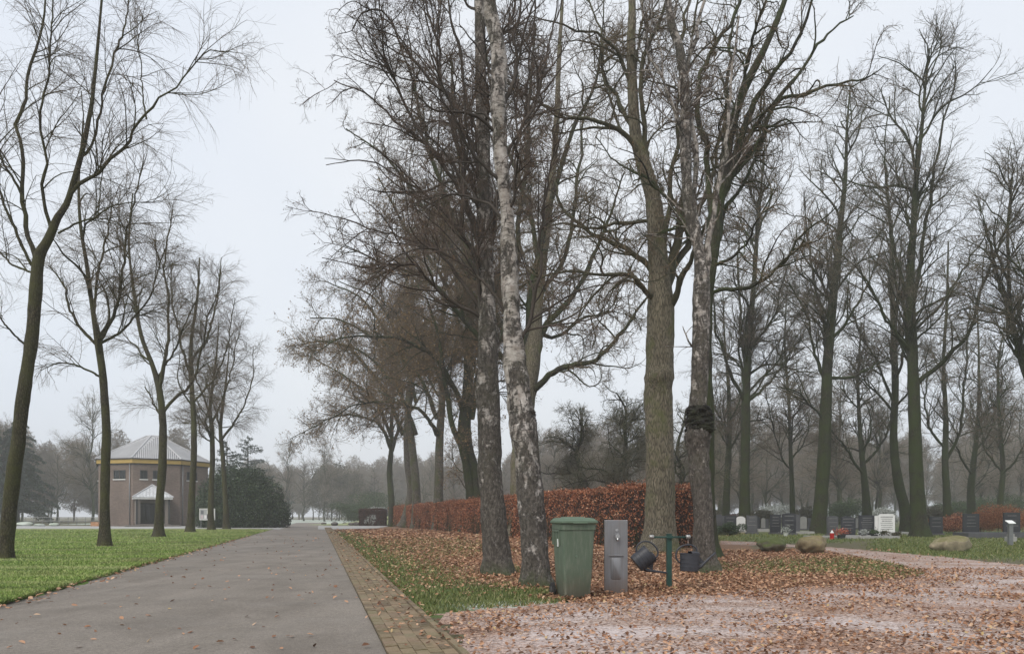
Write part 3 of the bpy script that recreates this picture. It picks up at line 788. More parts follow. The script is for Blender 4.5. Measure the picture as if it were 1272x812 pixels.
# --- third birch, with the dark burr
Y3 = 14.0
make_tree('birch_tree', 'birch with a black burr round its trunk, beside the post with the watering cans', P(876, 711, Y3) * [1, 1, 0],
    ip([(877, 713, 31), (875, 690, 27), (873, 640, 25), (869, 580, 23), (866, 535, 23), (868, 480, 22), (870, 420, 21), (872, 370, 21), (870, 330, 17), (864, 290, 15), (854, 240, 14), (851, 180, 13), (851, 118, 12), (845, 64, 11), (834, 30, 10), (829, -10, 8), (826, -90, 5)], Y3),
    [ip([(874, 350, 13), (875, 300, 12), (871, 230, 11), (867, 150, 10), (864, 100, 9), (872, 40, 8), (884, -20, 6), (890, -80, 3)], Y3, .3),
     ip([(876, 350, 13), (881, 300, 12), (889, 240, 11), (896, 200, 10), (905, 150, 8), (912, 90, 6), (918, 20, 5)], Y3, -.4),
     ip([(874, 440, 5), (858, 430, 4), (850, 415, 3), (848, 405, 2)], Y3, -.2),
     ip([(852, 200, 7), (835, 150, 6), (815, 90, 5), (800, 30, 4), (795, -40, 3)], Y3, -.8)],
    scaled(BIRCHLV, .7), M['birch_rough'], M['twig_birch'], 13, sides=40, tn=190, flare=.26, bump=.08, fh=.2,
    burrs=[(2.62, -1.5, .23, .05), (2.62, 0.2, .23, .055), (2.62, 1.9, .23, .05), (2.62, 3.4, .2, .05)], leaf=(1500, .024, M['bits']), mlimb=M['birch'],
    trunk_parent=dict(dens=1.2, t0=.5, t1=1, L=2.0, ang=40, wob=.1, rmin=.009, rk=.012, trop=(0, 0, .06)))
def burr(tree, cen, rad, hgt, seed):
    rg = np.random.default_rng(seed); n = 40; sd = 30; z = np.linspace(-1, 1, n); base = np.array(tree.location)
    p = np.tile(np.array(cen) - base, (n, 1)); p[:, 2] += z * hgt; r = rad * np.sqrt(np.maximum(1 - np.abs(z) ** 5, .0)) + .002
    rr = r[:, None] * (1 + .13 * vnoise(rg, (n, sd), 7, 8) + .09 * vnoise(rg, (n, sd), 16, 17) + .05 * rg.normal(size=(n, sd)))
    v, f = tubes(p[None], rr[None], sd); link('burr', npmesh('burr', [(v, f, 0)], M['burr'] if seed == 5 else M['birch_rough']), tree)
M['burr'] = bark_mat('burr_bark', (.012, .011, .010), (.05, .044, .037), (.03, .036, .014), .3, 16, 1.0)
burr([o for o in C.objects if o.get('label', '').startswith('birch with a black burr')][0], P(868, 522, Y3), .250, .30, 5)
_b2 = [o for o in C.objects if o.get('label', '').startswith('right one of the two')][0]
burr(_b2, P(654, 517, Y2), .125, .15, 6)
# --- big oak
YA = 22.3
make_tree('oak_tree', 'large mossy oak with the thickest pale trunk, standing just before the hedge', P(818, 684, YA) * [1, 1, 0],
    ip([(818, 685, 43), (819, 660, 38), (820, 600, 35), (819, 540, 34), (818, 500, 35), (818, 478, 34), (820, 430, 34), (821, 380, 32), (819, 345, 27), (816, 300, 23), (812, 250, 20), (801, 210, 18), (790, 170, 15), (786, 120, 13), (784, 60, 11), (785, 0, 9), (780, -80, 5)], YA),
    [ip([(822, 370, 19), (830, 320, 17), (833, 260, 15), (838, 214, 13), (842, 150, 11), (838, 90, 9), (850, 30, 8), (862, -40, 5)], YA, 1.2),
     ip([(822, 375, 20), (840, 335, 15), (862, 306, 14), (872, 280, 12), (885, 240, 10), (900, 190, 8), (905, 130, 6)], YA, 2.0),
     ip([(824, 390, 15), (838, 370, 13), (852, 340, 12), (862, 320, 10), (880, 270, 8)], YA, -1.5),
     ip([(816, 370, 11), (806, 366, 10), (790, 352, 9), (770, 347, 8), (740, 347, 7), (700, 340, 5), (660, 350, 4)], YA, -2.5),
     ip([(814, 350, 12), (806, 330, 11), (780, 312, 10), (745, 298, 9), (728, 288, 8), (700, 260, 6), (690, 220, 4)], YA, 2.0),
     ip([(812, 290, 9), (800, 275, 8), (765, 277, 7), (735, 285, 6), (700, 280, 5), (660, 290, 3)], YA, 1.0),
     ip([(797, 200, 12), (785, 178, 10), (765, 158, 9), (740, 148, 8), (700, 137, 7), (660, 118, 5), (620, 100, 3)], YA, -2.0),
     ip([(790, 170, 8), (770, 120, 7), (750, 90, 6), (740, 40, 5), (720, -20, 4)], YA, 1.5),
     ip([(786, 110, 7), (760, 60, 6), (735, 40, 5), (700, 35, 4), (660, 20, 3)], YA, -1.5),
     ip([(812, 260, 11), (803, 163, 10), (803, 74, 9), (823, 25, 7), (834, -30, 5)], YA, -1.2),
     ip([(820, 330, 10), (828, 246, 9), (838, 150, 8), (847, 89, 7), (867, 0, 5)], YA, -2.0),
     ip([(786, 100, 6), (800, 40, 5), (806, -30, 4)], YA, 1.8)],
    scaled(OAKLV, .95, .85, .85), M['oak'], M['twig_oak'], 21, sides=36, tn=130, flare=.30, bump=.035, fh=.45,
    burrs=[(5.2, 3.3, .22, .10), (5.2, 2.7, .15, .07), (6.2, .1, .2, .05)], leaf=(1300, .05, M['bits']), mlimb=M['limb_green'])
# --- oak standing behind the burred birch
YC = 19.5
make_tree('oak_tree', 'dark spreading oak directly behind the birch with the black burr', P(879, 694, YC) * [1, 1, 0],
    ip([(879, 692, 30), (878, 660, 23), (877, 600, 21), (876, 540, 21), (875, 480, 20), (874, 420, 20), (876, 360, 20), (884, 310, 19), (890, 260, 17), (900, 210, 15), (908, 160, 12), (925, 110, 10), (950, 60, 8), (975, 0, 6), (990, -60, 4)], YC),
    [ip([(880, 368, 9), (892, 361, 8), (921, 362, 8), (945, 352, 7), (966, 335, 6.5), (985, 312, 6), (1000, 291, 5), (1022, 274, 4), (1040, 256, 3)], YC, -2.0),
     ip([(888, 290, 15), (897, 236, 14), (920, 195, 13), (941, 168, 11), (956, 118, 9), (985, 84, 7), (1010, 50, 6), (1035, 34, 5), (1060, 20, 3)], YC, 1.5),
     ip([(895, 250, 14), (912, 200, 13), (930, 150, 12), (946, 108, 11), (966, 80, 9), (985, 54, 8), (1002, 20, 7), (1015, -20, 5)], YC, -1.2),
     ip([(920, 185, 9), (951, 140, 8), (985, 118, 7), (1025, 103, 6), (1050, 103, 5), (1080, 96, 3.5), (1100, 80, 2)], YC, -1.5),
     ip([(884, 320, 9), (905, 260, 8), (935, 225, 7), (950, 190, 6), (953, 150, 5), (948, 110, 4)], YC, 2.5),
     ip([(886, 300, 12), (880, 220, 11), (868, 118, 10), (892, 54, 9), (921, 0, 8), (935, -50, 5)], YC, 1.0),
     ip([(890, 260, 10), (896, 170, 9), (905, 110, 8), (903, 60, 7), (915, 10, 5)], YC, 2.2),
     ip([(880, 340, 9), (860, 300, 8), (835, 262, 7), (800, 220, 6), (770, 200, 4), (740, 170, 3)], YC, 2.0),
     ip([(878, 330, 7), (905, 320, 6), (925, 300, 5), (938, 270, 4), (960, 240, 3)], YC, -2.0),
     ip([(905, 180, 8), (930, 90, 7), (940, 40, 6), (960, -20, 4)], YC, -2.0)],
    scaled(OAKLV, .95, .72, .8), M['oak_dark'], M['twig_oak'], 22, sides=24, tn=90, flare=.3, bump=.06, leaf=(900, .045, M['bits']), mlimb=M['oak_dark'])
# --- oak behind the two birches, with the long curved limb
YB = 38.5
make_tree('oak_tree', 'oak behind the birch pair whose lowest limb curves out to the right', P(650, 667, YB) * [1, 1, 0],
    ip([(648, 668, 34), (647, 640, 27), (646, 590, 24), (648, 540, 24), (652, 500, 25), (658, 460, 25), (663, 425, 20), (667, 380, 14), (674, 320, 12), (682, 260, 10), (688, 200, 8), (692, 140, 7), (694, 80, 5.5), (698, 10, 4), (700, -60, 4)], YB),
    [ip([(655, 492, 16), (665, 480, 14), (682, 466, 12.5), (700, 456, 12), (722, 450, 11), (742, 446, 10), (765, 430, 9), (780, 410, 8), (792, 392, 7), (803, 372, 6), (812, 350, 4)], YB, -3),
     ip([(660, 450, 15), (674, 405, 13), (690, 385, 12), (706, 370, 11), (722, 345, 10), (734, 315, 9), (748, 285, 8), (760, 255, 6), (775, 215, 4)], YB, 2),
     ip([(656, 440, 14), (660, 360, 12), (674, 299, 11), (686, 252, 10), (700, 205, 9), (719, 152, 8), (738, 114, 7), (745, 60, 5), (750, 0, 3)], YB, -4),
     ip([(654, 450, 14), (640, 400, 12), (648, 310, 11), (655, 210, 9), (660, 110, 8), (665, 30, 5)], YB, 3),
     ip([(652, 470, 14), (630, 420, 12), (595, 350, 11), (565, 270, 10), (535, 190, 8), (515, 110, 6), (495, 50, 4)], YB, -3),
     ip([(650, 480, 12), (620, 440, 11), (580, 400, 10), (535, 350, 8), (490, 330, 6), (440, 310, 4)], YB, -5),
     ip([(655, 430, 11), (620, 350, 10), (590, 250, 9), (570, 150, 7), (560, 70, 5)], YB, 5),
     ip([(650, 460, 12), (615, 390, 10), (560, 310, 9), (510, 240, 7), (470, 190, 5), (430, 160, 3)], YB, 4),
     ip([(668, 370, 9), (700, 320, 8), (715, 260, 7), (725, 190, 6), (730, 120, 4)], YB, 5),
     ip([(672, 340, 9), (655, 260, 8), (630, 190, 7), (610, 110, 5), (600, 40, 3)], YB, 6),
     ip([(664, 410, 8), (690, 420, 7), (725, 400, 6), (755, 385, 4), (785, 330, 3)], YB, 5)],
    scaled(OAKLV, .85, 1.15, 1.35), M['oak'], M['twig_oak'], 23, sides=20, tn=80, flare=.3, bump=.06, leaf=(2600, .10, M['bits']), mlimb=M['oak_dark'])

# ------------------------------------------------------------------ generic tree: trunk then limbs
def auto_tree(name, label, u, v, hpx, w0, seed, mt, mtw, group=None, Y=None, lean=(0, 0), fork=.4, nl=14, limbL=6.0, lang=42, ltrop=.03, lup=.1,
              levels=None, leaf=None, mlimb=None, sides=14, topr=.25, wig=.02, limb_t0=None, cat='tree', low=None, path=None, flat=0, flare=.35):
    """u,v: foot in the photograph; hpx: height in its pixels"""
    rg = np.random.default_rng(seed + 500)
    Y = Y or F * CAMH / (v - V0); base = np.array([gx(u, Y), Y, 0.0]); Hh = hpx / F * Y
    if path:
        tr = ip([(a, b, c * (.87 if i else .95) * (1 - .55 * max(0, i / len(path) - .2))) for i, (a, b, c) in enumerate(path)], Y)
    else:
        tr = []
        for s in np.linspace(0, 1, 9):
            x = base + np.array([lean[0] * Hh * s + rg.normal() * wig * Hh * (s > 0) * .5, lean[1] * Hh * s + rg.normal() * wig * Hh * (s > 0) * .5, Hh * s])
            tr.append((x, .5 * w0 / F * Y * (1 - (1 - topr) * s) ** (1.0 if s < fork else 1.35)))
        tr[0][0][2] = -.02
    Hh = tr[-1][0][2]
    tp = dict(dens=nl / (Hh * (1 - fork)), t0=fork, t1=.97, L=limbL, ang=lang, wob=.07, rmin=.02, rk=.013, trop=(0, 0, ltrop), up=lup, taperL=.72, flat=flat)
    return make_tree(name, label, base, tr, low or [], levels, mt, mtw, seed, group, leaf, sides=sides, flare=flare, bump=.05, limbk=.62,
                     mlimb=mlimb, trunk_parent=tp, cat=cat, tn=50, limbside=7)
def lv(L1, L2, L3, d=(1.1, 2.2, 4.0), r=(.012, .008, .005), trop=(.03, .0, .0), ang=(45, 45, 45), wob=(.12, .16, .2), k=(2.3, 2.6, 2.6)):
    return [dict(dens=d[0] * k[0], t0=.12, t1=1, L=L1, ang=ang[0], N=9, wob=wob[0], trop=(0, 0, trop[0]), rmin=r[0] * .62, rk=.010, sides=5),
            dict(dens=d[1] * k[1], t0=.1, t1=1, L=L2, ang=ang[1], N=6, wob=wob[1], trop=(0, 0, trop[1]), rmin=r[1] * .6, rk=.0075, sides=3),
            dict(dens=d[2] * k[2], t0=.1, t1=1, L=L3, ang=ang[2], N=4, wob=wob[2], trop=(0, 0, trop[2]), rmin=r[2] * .58, rk=.005, sides=3)]

# --- row of oaks behind the hedge
gro = 'oaks in a row behind the long hedge'
for i, (u, Y, hp, w0, ln, fk, lb, nl, wl) in enumerate((
    (583, 48.5, 480, 26, (-.02, 0), .30, 'thick dark double-stemmed oak behind the hedge, just left of the birches', 18, 8.5),
    (543, 57.5, 450, 16, (.03, 0), .34, 'oak behind the hedge with an upright grey-green trunk, next left from the double-stemmed oak', 16, 8.5),
    (517, 67, 400, 15, (-.04, 0), .36, 'smooth pale-trunked oak behind the hedge, in the middle of the row', 15, 9.0),
    (501, 71, 330, 16, (.05, 0), .36, 'leaning grey oak behind the hedge, between the pale trunk and the last oak', 14, 9.0),
    (487, 79, 270, 11, (.0, 0), .30, 'last and thinnest oak of the row, at the far end of the hedge', 15, 9.5))):
    base_v = V0 + F * CAMH / Y
    low = []
    if i == 0:
        low = [ip([(585, 655, 20), (583, 610, 20), (574, 560, 15), (562, 520, 13), (552, 470, 11), (545, 420, 9), (530, 370, 6)], Y, -2),
               ip([(583, 540, 12), (560, 470, 10), (520, 430, 9), (470, 420, 6), (420, 425, 4), (390, 440, 2)], Y, -5),
               ip([(583, 520, 12), (575, 430, 10), (545, 350, 9), (500, 280, 6), (470, 220, 4)], Y, 3),
               ip([(586, 520, 12), (600, 430, 10), (610, 330, 8), (606, 240, 6)], Y, 3)]
    if i == 1:
        low = [ip([(543, 540, 11), (535, 525, 9), (520, 505, 8), (490, 495, 6), (450, 500, 4), (410, 520, 3)], Y, -4),
               ip([(543, 520, 10), (520, 470, 8), (480, 430, 7), (430, 400, 5), (385, 395, 3)], Y, 2)]
    if i == 4:
        low = [ip([(487, 560, 9), (478, 535, 8), (462, 520, 6), (430, 515, 5), (390, 530, 3), (360, 545, 2)], Y, -4),
               ip([(487, 545, 8), (470, 500, 7), (435, 470, 5), (400, 450, 3), (375, 440, 2)], Y, 0),
               ip([(487, 560, 8), (498, 530, 7), (515, 505, 5), (530, 480, 3)], Y, 2)]
    if i in (2, 3):
        low = [ip([(u, 540, 9), (u - 25, 480, 8), (u - 60, 440, 6), (u - 100, 425, 4), (u - 140, 430, 2)], Y, -3 + 5 * (i == 3)),
               ip([(u, 500, 8), (u - 20, 420, 7), (u - 50, 370, 5), (u - 95, 350, 3)], Y, 2)]
    auto_tree('oak_tree', lb, u, base_v, hp, w0 * .78, 31 + i, M['oak_dark'] if i < 1 or i == 4 else M['pale_bark'], M['twig_oak'], gro, Y=Y, lean=ln, fork=fk, nl=int(nl * (.85 if i == 0 else 1.25)),
              limbL=wl, lang=50, levels=lv(4.6, 2.2, 1.0, d=(1.0, 1.7, 2.5), r=(.017, .012, .0085), wob=(.16, .2, .22), ang=(48, 48, 45)),
              low=low, leaf=(17000, .115, M['bits_warm']), mlimb=M['oak_dark'])

# --- the row of slim trees on the lawn
gl = 'slim bare trees in a row on the lawn'
LAWNLV = lambda s, r: [dict(dens=4.0, t0=.12, t1=1, L=2.3 * s, ang=36, N=10, wob=.08, trop=(0, 0, -.14), rmin=.0050 * r, rk=.006, sides=5),
                    dict(dens=6.5, t0=.1, t1=1, L=1.35 * s, ang=42, N=7, wob=.09, trop=(0, 0, -.4), rmin=.0032 * r, rk=.0035, sides=4),
                    dict(dens=7.0, t0=.1, t1=1, L=.75 * s, ang=38, N=5, wob=.1, trop=(0, 0, -1.0), rmin=.002 * r, rk=.002, sides=3)]
YL = 17.6
make_tree('slim_tree', 'nearest lawn tree, leaning trunk at the left edge of the picture', P(7, 697, YL) * [1, 1, 0],
    ip([(6, 699, 17), (8, 670, 16), (14, 610, 16), (21, 560, 15.5), (28, 500, 15), (37, 440, 14.5), (43, 380, 14), (48, 322, 14), (60, 298, 10.5), (72, 270, 9), (84, 250, 7.5), (101, 192, 6), (112, 140, 5), (116, 110, 4.5), (122, 50, 3.5), (128, -20, 2.5)], YL),
    [ip([(46, 325, 12), (34, 286, 10), (25, 222, 9), (22, 138, 8), (34, 74, 7), (49, 0, 5), (58, -60, 3)], YL, .6),
     ip([(80, 258, 9), (100, 225, 8), (123, 205, 7.5), (150, 178, 7), (182, 148, 6), (222, 113, 4.5), (240, 88, 4), (262, 66, 3), (298, 66, 1.5)], YL, -.4),
     ip([(64, 286, 8), (52, 240, 7), (47, 207, 6.5), (43, 150, 6), (55, 80, 5), (66, 0, 4)], YL, -.8),
     ip([(100, 195, 7), (115, 180, 6), (133, 113, 5.5), (150, 50, 5), (162, -10, 3)], YL, .8),
     ip([(182, 148, 4), (175, 110, 3), (172, 60, 2.5), (178, 20, 2)], YL, .2),
     ip([(34, 430, 5), (18, 418, 4.5), (0, 395, 4), (-25, 370, 3)], YL, -.5),
     ip([(48, 340, 5), (20, 330, 4.5), (-10, 310, 4), (-50, 300, 3)], YL, .8),
     ip([(30, 250, 6), (5, 200, 5), (-20, 120, 4), (-40, 40, 3)], YL, .5),
     ip([(72, 290, 5), (110, 270, 4), (150, 255, 3), (200, 250, 2)], YL, .8),
     ip([(40, 330, 7), (10, 250, 6), (-15, 190, 5), (-30, 110, 3)], YL, -1)],
    LAWNLV(1.0, .9), M['lawn_bark'], M['twig_lawn'], 41, gl, limbk=.58, sides=22, tn=80, flare=.5, bump=.06, mlimb=M['lawn_bark'], leaf=(1200, .02, M['bits']), fh=.2)
for i, (u, v, Y, w0, path, low, lb, s) in enumerate((
    (131, 680, 25, 15, [(131, 682, 15), (130, 640, 13), (131, 580, 12.5), (132, 530, 12), (128, 470, 11), (122, 425, 12), (116, 390, 8), (108, 330, 7), (100, 280, 6), (98, 220, 5), (104, 150, 3)],
     [[(122, 425, 9), (142, 385, 7), (152, 340, 6), (160, 280, 5), (178, 200, 3)], [(122, 430, 7), (98, 400, 6), (80, 360, 5), (60, 330, 3)],
      [(122, 428, 6), (155, 405, 5), (185, 360, 4), (205, 310, 3)], [(128, 470, 5), (100, 455, 4), (75, 450, 3), (50, 460, 2)], [(116, 390, 6), (128, 320, 5), (140, 250, 3)]],
     'second lawn tree, in front of the left corner of the brick building', 1.15),
    (197, 668, 36, 12, [(197, 670, 13), (198, 630, 11), (202, 570, 11), (202, 520, 10.5), (198, 485, 10), (190, 455, 8), (175, 415, 7), (166, 360, 6), (160, 300, 4), (165, 240, 3)],
     [[(198, 480, 9), (205, 440, 7), (210, 390, 6), (208, 330, 5), (215, 260, 3)], [(201, 515, 7), (215, 495, 6.5), (235, 478, 6), (250, 440, 5), (265, 390, 4), (275, 330, 2)],
      [(202, 525, 5), (190, 500, 4), (180, 480, 3)], [(195, 470, 5), (225, 420, 4), (245, 370, 3)]],
     'third lawn tree, before the porch of the brick building', 1.2),
    (236, 662, 47, 9.5, [(236, 664, 10.5), (238, 620, 9), (241, 560, 8.5), (240, 510, 8), (237, 460, 7.5), (238, 420, 6), (245, 370, 5), (248, 320, 3)],
     [[(238, 470, 6), (228, 430, 5), (215, 380, 4), (212, 330, 2)], [(238, 450, 6), (255, 420, 5), (270, 370, 4), (275, 320, 2)], [(240, 500, 5), (262, 470, 4), (280, 420, 3), (292, 370, 2)]],
     'fourth lawn tree, right of the porch of the brick building', 1.25),
    (262, 659.5, 54, 8, [(262, 661, 9), (262, 620, 7.5), (264, 570, 7.5), (263, 530, 7), (261, 505, 6), (268, 450, 4), (272, 400, 2)],
     [[(263, 520, 5), (250, 490, 4), (240, 450, 3), (238, 410, 2)], [(263, 525, 5), (280, 495, 4), (292, 450, 3), (300, 400, 2)]],
     'fifth lawn tree, crossing the notice board', 1.2),
    (281, 657.6, 60, 7.5, [(281, 659, 8.5), (280, 620, 7), (277, 570, 6.5), (274, 530, 6), (280, 480, 4), (285, 430, 2)],
     [[(276, 550, 5), (264, 510, 4), (255, 470, 2)], [(276, 545, 5), (295, 510, 4), (310, 470, 3), (315, 430, 1.5)]],
     'last lawn tree of the row, in front of the dark evergreen bush', 1.2))):
    mtb = M['lawn_bark']
    auto_tree('slim_tree', lb, u, v, 300, w0, 61 + i, mtb, M['twig_lawn'], gl, Y=Y, fork=.42, nl=9 if i < 2 else 7, limbL=3.4 * s, lang=40, ltrop=.02,
              levels=LAWNLV(s, (1.05, 1.15, 1.25, 1.3, 1.3)[i]), mlimb=mtb, path=path, low=[ip(a, Y, (k % 3 - 1) * 1.0) for k, a in enumerate(low)], flare=.5)

# --- trees of the cemetery on the right
gc = 'tall trees among the graves'
ALV = lambda k: lv(3.8, 1.7, .8, d=(.85, 1.55, 2.5), r=(.014 * k, .009 * k, .0065 * k), wob=(.08, .12, .16), ang=(38, 42, 42), trop=(.05, .02, 0))
for i, (u, Y, hp, w0, path, low, lb, k) in enumerate((
    (925, 52, 560, 14, [(925, 660, 16), (925, 600, 13.5), (926, 540, 13), (927, 480, 12), (930, 430, 11), (935, 370, 9), (940, 300, 7), (945, 240, 5), (950, 180, 3)],
     [[(925, 500, 8), (905, 460, 7), (890, 410, 6), (885, 350, 4)], [(927, 500, 7), (950, 480, 6), (975, 450, 5), (1000, 430, 3)], [(928, 470, 8), (920, 400, 6), (915, 330, 5), (920, 270, 3)]],
     'tall tree rising behind the dark green grave shrub, left of the others', 1.3),
    (1019, 46, 560, 20, [(1017, 664, 24), (1020, 620, 19), (1024, 560, 18), (1026, 500, 16.5), (1028, 450, 15), (1034, 380, 14), (1040, 320, 12), (1045, 270, 10), (1050, 220, 8), (1052, 160, 5), (1056, 110, 3)],
     [[(1024, 520, 5), (1005, 500, 4.5), (985, 485, 3.5), (965, 480, 2)], [(1028, 480, 8), (1010, 430, 6), (1000, 390, 5), (980, 350, 3)], [(1030, 470, 7), (1060, 465, 6), (1090, 450, 4), (1115, 440, 2)],
      [(1034, 420, 7), (1060, 380, 5), (1080, 340, 4), (1100, 290, 3)], [(1030, 430, 8), (1016, 370, 7), (1008, 310, 5), (1000, 250, 3)]],
     'tall tree with a broad mossy foot directly behind the brown boulder', 1.15),
    (1142, 38.5, 640, 20, [(1143, 668, 24), (1141, 640, 21), (1138, 580, 18.5), (1136, 520, 17), (1134, 460, 16), (1132, 400, 15), (1131, 340, 13), (1135, 280, 11), (1138, 220, 9), (1145, 160, 7), (1150, 100, 5), (1155, 60, 3)],
     [[(1140, 475, 11), (1158, 460, 10), (1180, 440, 9), (1200, 410, 8), (1215, 370, 7), (1235, 325, 6), (1255, 285, 5), (1275, 250, 4), (1300, 220, 3)],
      [(1134, 380, 9), (1148, 300, 8), (1160, 220, 7), (1175, 150, 5), (1190, 90, 3)], [(1133, 400, 8), (1115, 330, 7), (1105, 260, 6), (1100, 190, 4), (1105, 120, 3)],
      [(1134, 440, 7), (1100, 400, 6), (1075, 350, 5), (1050, 320, 3)], [(1136, 410, 6), (1170, 380, 5), (1200, 330, 4), (1230, 280, 3)]],
     'tall straight tree right of the white gravestone, with a long limb sweeping up right', 1.0),
    (1128, 50, 540, 15, [(1128, 660, 19), (1124, 630, 15), (1114, 590, 13), (1110, 540, 11), (1112, 480, 11), (1110, 420, 10), (1108, 350, 8), (1106, 280, 6), (1100, 210, 4)],
     [[(1112, 480, 7), (1125, 430, 6), (1122, 360, 4)], [(1110, 500, 6), (1085, 450, 5), (1065, 400, 4), (1050, 340, 2)]],
     'crooked leaning tree directly behind the white gravestone', 1.25),
    (1340, 34, 560, 14, [(1340, 668, 18), (1330, 600, 14), (1312, 540, 12), (1285, 490, 11), (1267, 440, 10), (1256, 390, 8), (1253, 340, 6), (1252, 280, 5), (1258, 220, 3)],
     [[(1262, 440, 9), (1280, 380, 8), (1290, 300, 6), (1290, 220, 4)], [(1256, 400, 7), (1240, 350, 5), (1225, 300, 4), (1215, 250, 2)]],
     'tree at the right edge whose trunk leans into the picture from outside', 1.0),
    (903, 62, 330, 9, [(901, 660, 11), (903, 600, 9), (906, 540, 8), (905, 480, 6), (900, 420, 4), (898, 360, 2)], [[(905, 560, 5), (925, 530, 4), (950, 520, 3)], [(904, 540, 5), (885, 500, 4), (870, 470, 3)]],
     'thin dark tree between the burred birch and the tall tree', 1.6),
    (984, 66, 380, 8, [(985, 655, 8), (984, 610, 7), (982, 560, 6), (980, 500, 5), (975, 430, 4), (978, 350, 2)], [[(983, 585, 4), (965, 560, 3.5), (955, 520, 3), (950, 480, 2)], [(983, 570, 4), (1000, 550, 3), (1015, 500, 2)]],
     'slender forked tree with a green stem, between two tall trees', 1.7),
    (1077, 60, 260, 12, [(1078, 658, 13), (1076, 620, 11), (1072, 580, 9), (1068, 530, 7), (1066, 470, 5), (1070, 400, 3)], [[(1074, 590, 6), (1050, 560, 5), (1030, 530, 4)], [(1073, 575, 6), (1095, 550, 5), (1110, 510, 3)]],
     'low spreading tree behind the dark gravestones left of the white one', 1.6),
    (1178, 58, 420, 11, [(1178, 658, 13), (1176, 615, 10), (1174, 570, 9), (1175, 520, 8), (1172, 450, 6), (1176, 380, 5), (1178, 300, 3)], [[(1176, 570, 7), (1195, 530, 6), (1200, 460, 5), (1205, 380, 3)], [(1175, 560, 6), (1155, 520, 5), (1150, 450, 3)]],
     'many-stemmed tree left of the orange shrubs', 1.5),
    (1209, 64, 330, 9, [(1208, 656, 12), (1206, 610, 10), (1210, 570, 8), (1215, 520, 6), (1216, 450, 4), (1214, 380, 2)], [[(1208, 590, 5), (1190, 560, 4), (1175, 540, 3)], [(1212, 560, 5), (1232, 530, 4), (1240, 480, 2)]],
     'dark low-branching tree behind the orange shrubs, between its neighbours', 1.6),
    (1242, 60, 330, 8, [(1242, 656, 10), (1243, 620, 8), (1246, 580, 7), (1242, 530, 6), (1240, 460, 4), (1248, 400, 2)], [[(1244, 590, 5), (1262, 570, 4), (1280, 530, 3)], [(1244, 585, 5), (1225, 560, 4), (1215, 520, 3)]],
     'dark tree behind the orange shrubs nearest the right edge', 1.6))):
    auto_tree('bare_tree', lb, u, V0 + F * CAMH / Y, hp, w0, 91 + i, M['alder'], M['twig_alder'], gc, Y=Y, fork=.30, nl=30 if i < 5 else 20, limbL=8.5 if i < 5 else 5.6, lang=36,
              ltrop=.05, levels=ALV(k), mlimb=M['alder'], path=path, low=[ip(a, Y, ((kk * 2) % 5 - 2) * 1.2) for kk, a in enumerate(low)], leaf=(3500, .055 * k, M['bits']), flare=.2)

# --- gnarled trees behind the hedge
gh = 'gnarled trees behind the hedge'
for i, (u, Y, hp, lb) in enumerate(((722, 58, 150, 'small gnarled tree behind the hedge, left of two, near the bulging birch'), (775, 52, 172, 'gnarled spreading tree behind the hedge, just left of the large oak'),
                                    (845, 56, 150, 'gnarled tree behind the hedge, showing between the large oak and the burred birch'))):
    auto_tree('gnarled_tree', lb, u, V0 + F * CAMH / Y, hp, 11, 131 + i, M['alder'], M['twig_green'], gh, Y=Y, fork=.22, nl=24, limbL=5.4, lang=62, ltrop=-.01, lup=.25, wig=.05,
              levels=lv(2.0, 1.1, .6, d=(1.7, 2.8, 3.6), r=(.018, .012, .0085), wob=(.28, .3, .3), ang=(52, 52, 50)), mlimb=M['oak_dark'], leaf=(900, .08, M['bits']))

# ------------------------------------------------------------------ background trees: three kinds, copied
protos = []
for i, (Hh, wl, cnt) in enumerate(((17, 7.2, 30), (14, 7.5, 28), (20, 7.5, 36))):
    YY_ = 100.0; hp = Hh / YY_ * F
    r_ = auto_tree('bare_tree', 'x', 636, V0 + F * CAMH / YY_, hp, 4.2, 151 + i, M['alder'], M['twig_far'], None, Y=YY_, fork=.20, nl=cnt, limbL=wl, lang=46, ltrop=.05,
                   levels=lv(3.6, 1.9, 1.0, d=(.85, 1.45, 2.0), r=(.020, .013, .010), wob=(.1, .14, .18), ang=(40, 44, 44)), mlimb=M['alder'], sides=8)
    protos.append(r_)
rg = np.random.default_rng(77)
spots = []
# behind the graves, in the mist
for k in range(58):
    Y = 78 + 120 * rg.uniform(0, 1) ** .8; spots.append((rg.uniform(880, 1330), Y, 'misty', rg.uniform(.75, 1.1) * (1.0 if Y < 120 else 1.2)))
for k in range(20):
    Y = rg.uniform(75, 150); spots.append((rg.uniform(660, 900), Y, 'hedge', rg.uniform(.45, .7) * (.7 + Y / 200)))
for k in range(20):
    spots.append((rg.uniform(-60, 115), rg.uniform(105, 150), 'left', rg.uniform(.75, 1.0)))
for k in range(34):
    spots.append((rg.uniform(330, 640), rg.uniform(150, 230), 'far', rg.uniform(.62, .85)))
LB = {'misty': ('bare tree fading into the mist beyond the gravestones', 'bare trees in the mist beyond the graves'),
      'hedge': ('low bare tree in the mist far behind the beech hedge', 'low trees in the mist behind the hedge'),
      'left': ('bare misty tree in the wood left of the brick building', 'misty trees left of the brick building'),
      'far': ('bare tree in the faded wood beyond the end of the road', 'trees in the wood beyond the road')}
used = set()
for k, (u, Y, key, s) in enumerate(spots):
    pr = k % 3; loc = (gx(u, Y), Y, 0); rz = rg.uniform(0, 6.28)
    if pr not in used:
        used.add(pr); r_ = protos[pr]; r_.location = loc; r_.rotation_euler = (0, 0, rz); r_.scale = (s, s, s); r_['label'], r_['group'] = LB[key]
    else: copy_tree(protos[pr], loc, rz, float(s), *LB[key])
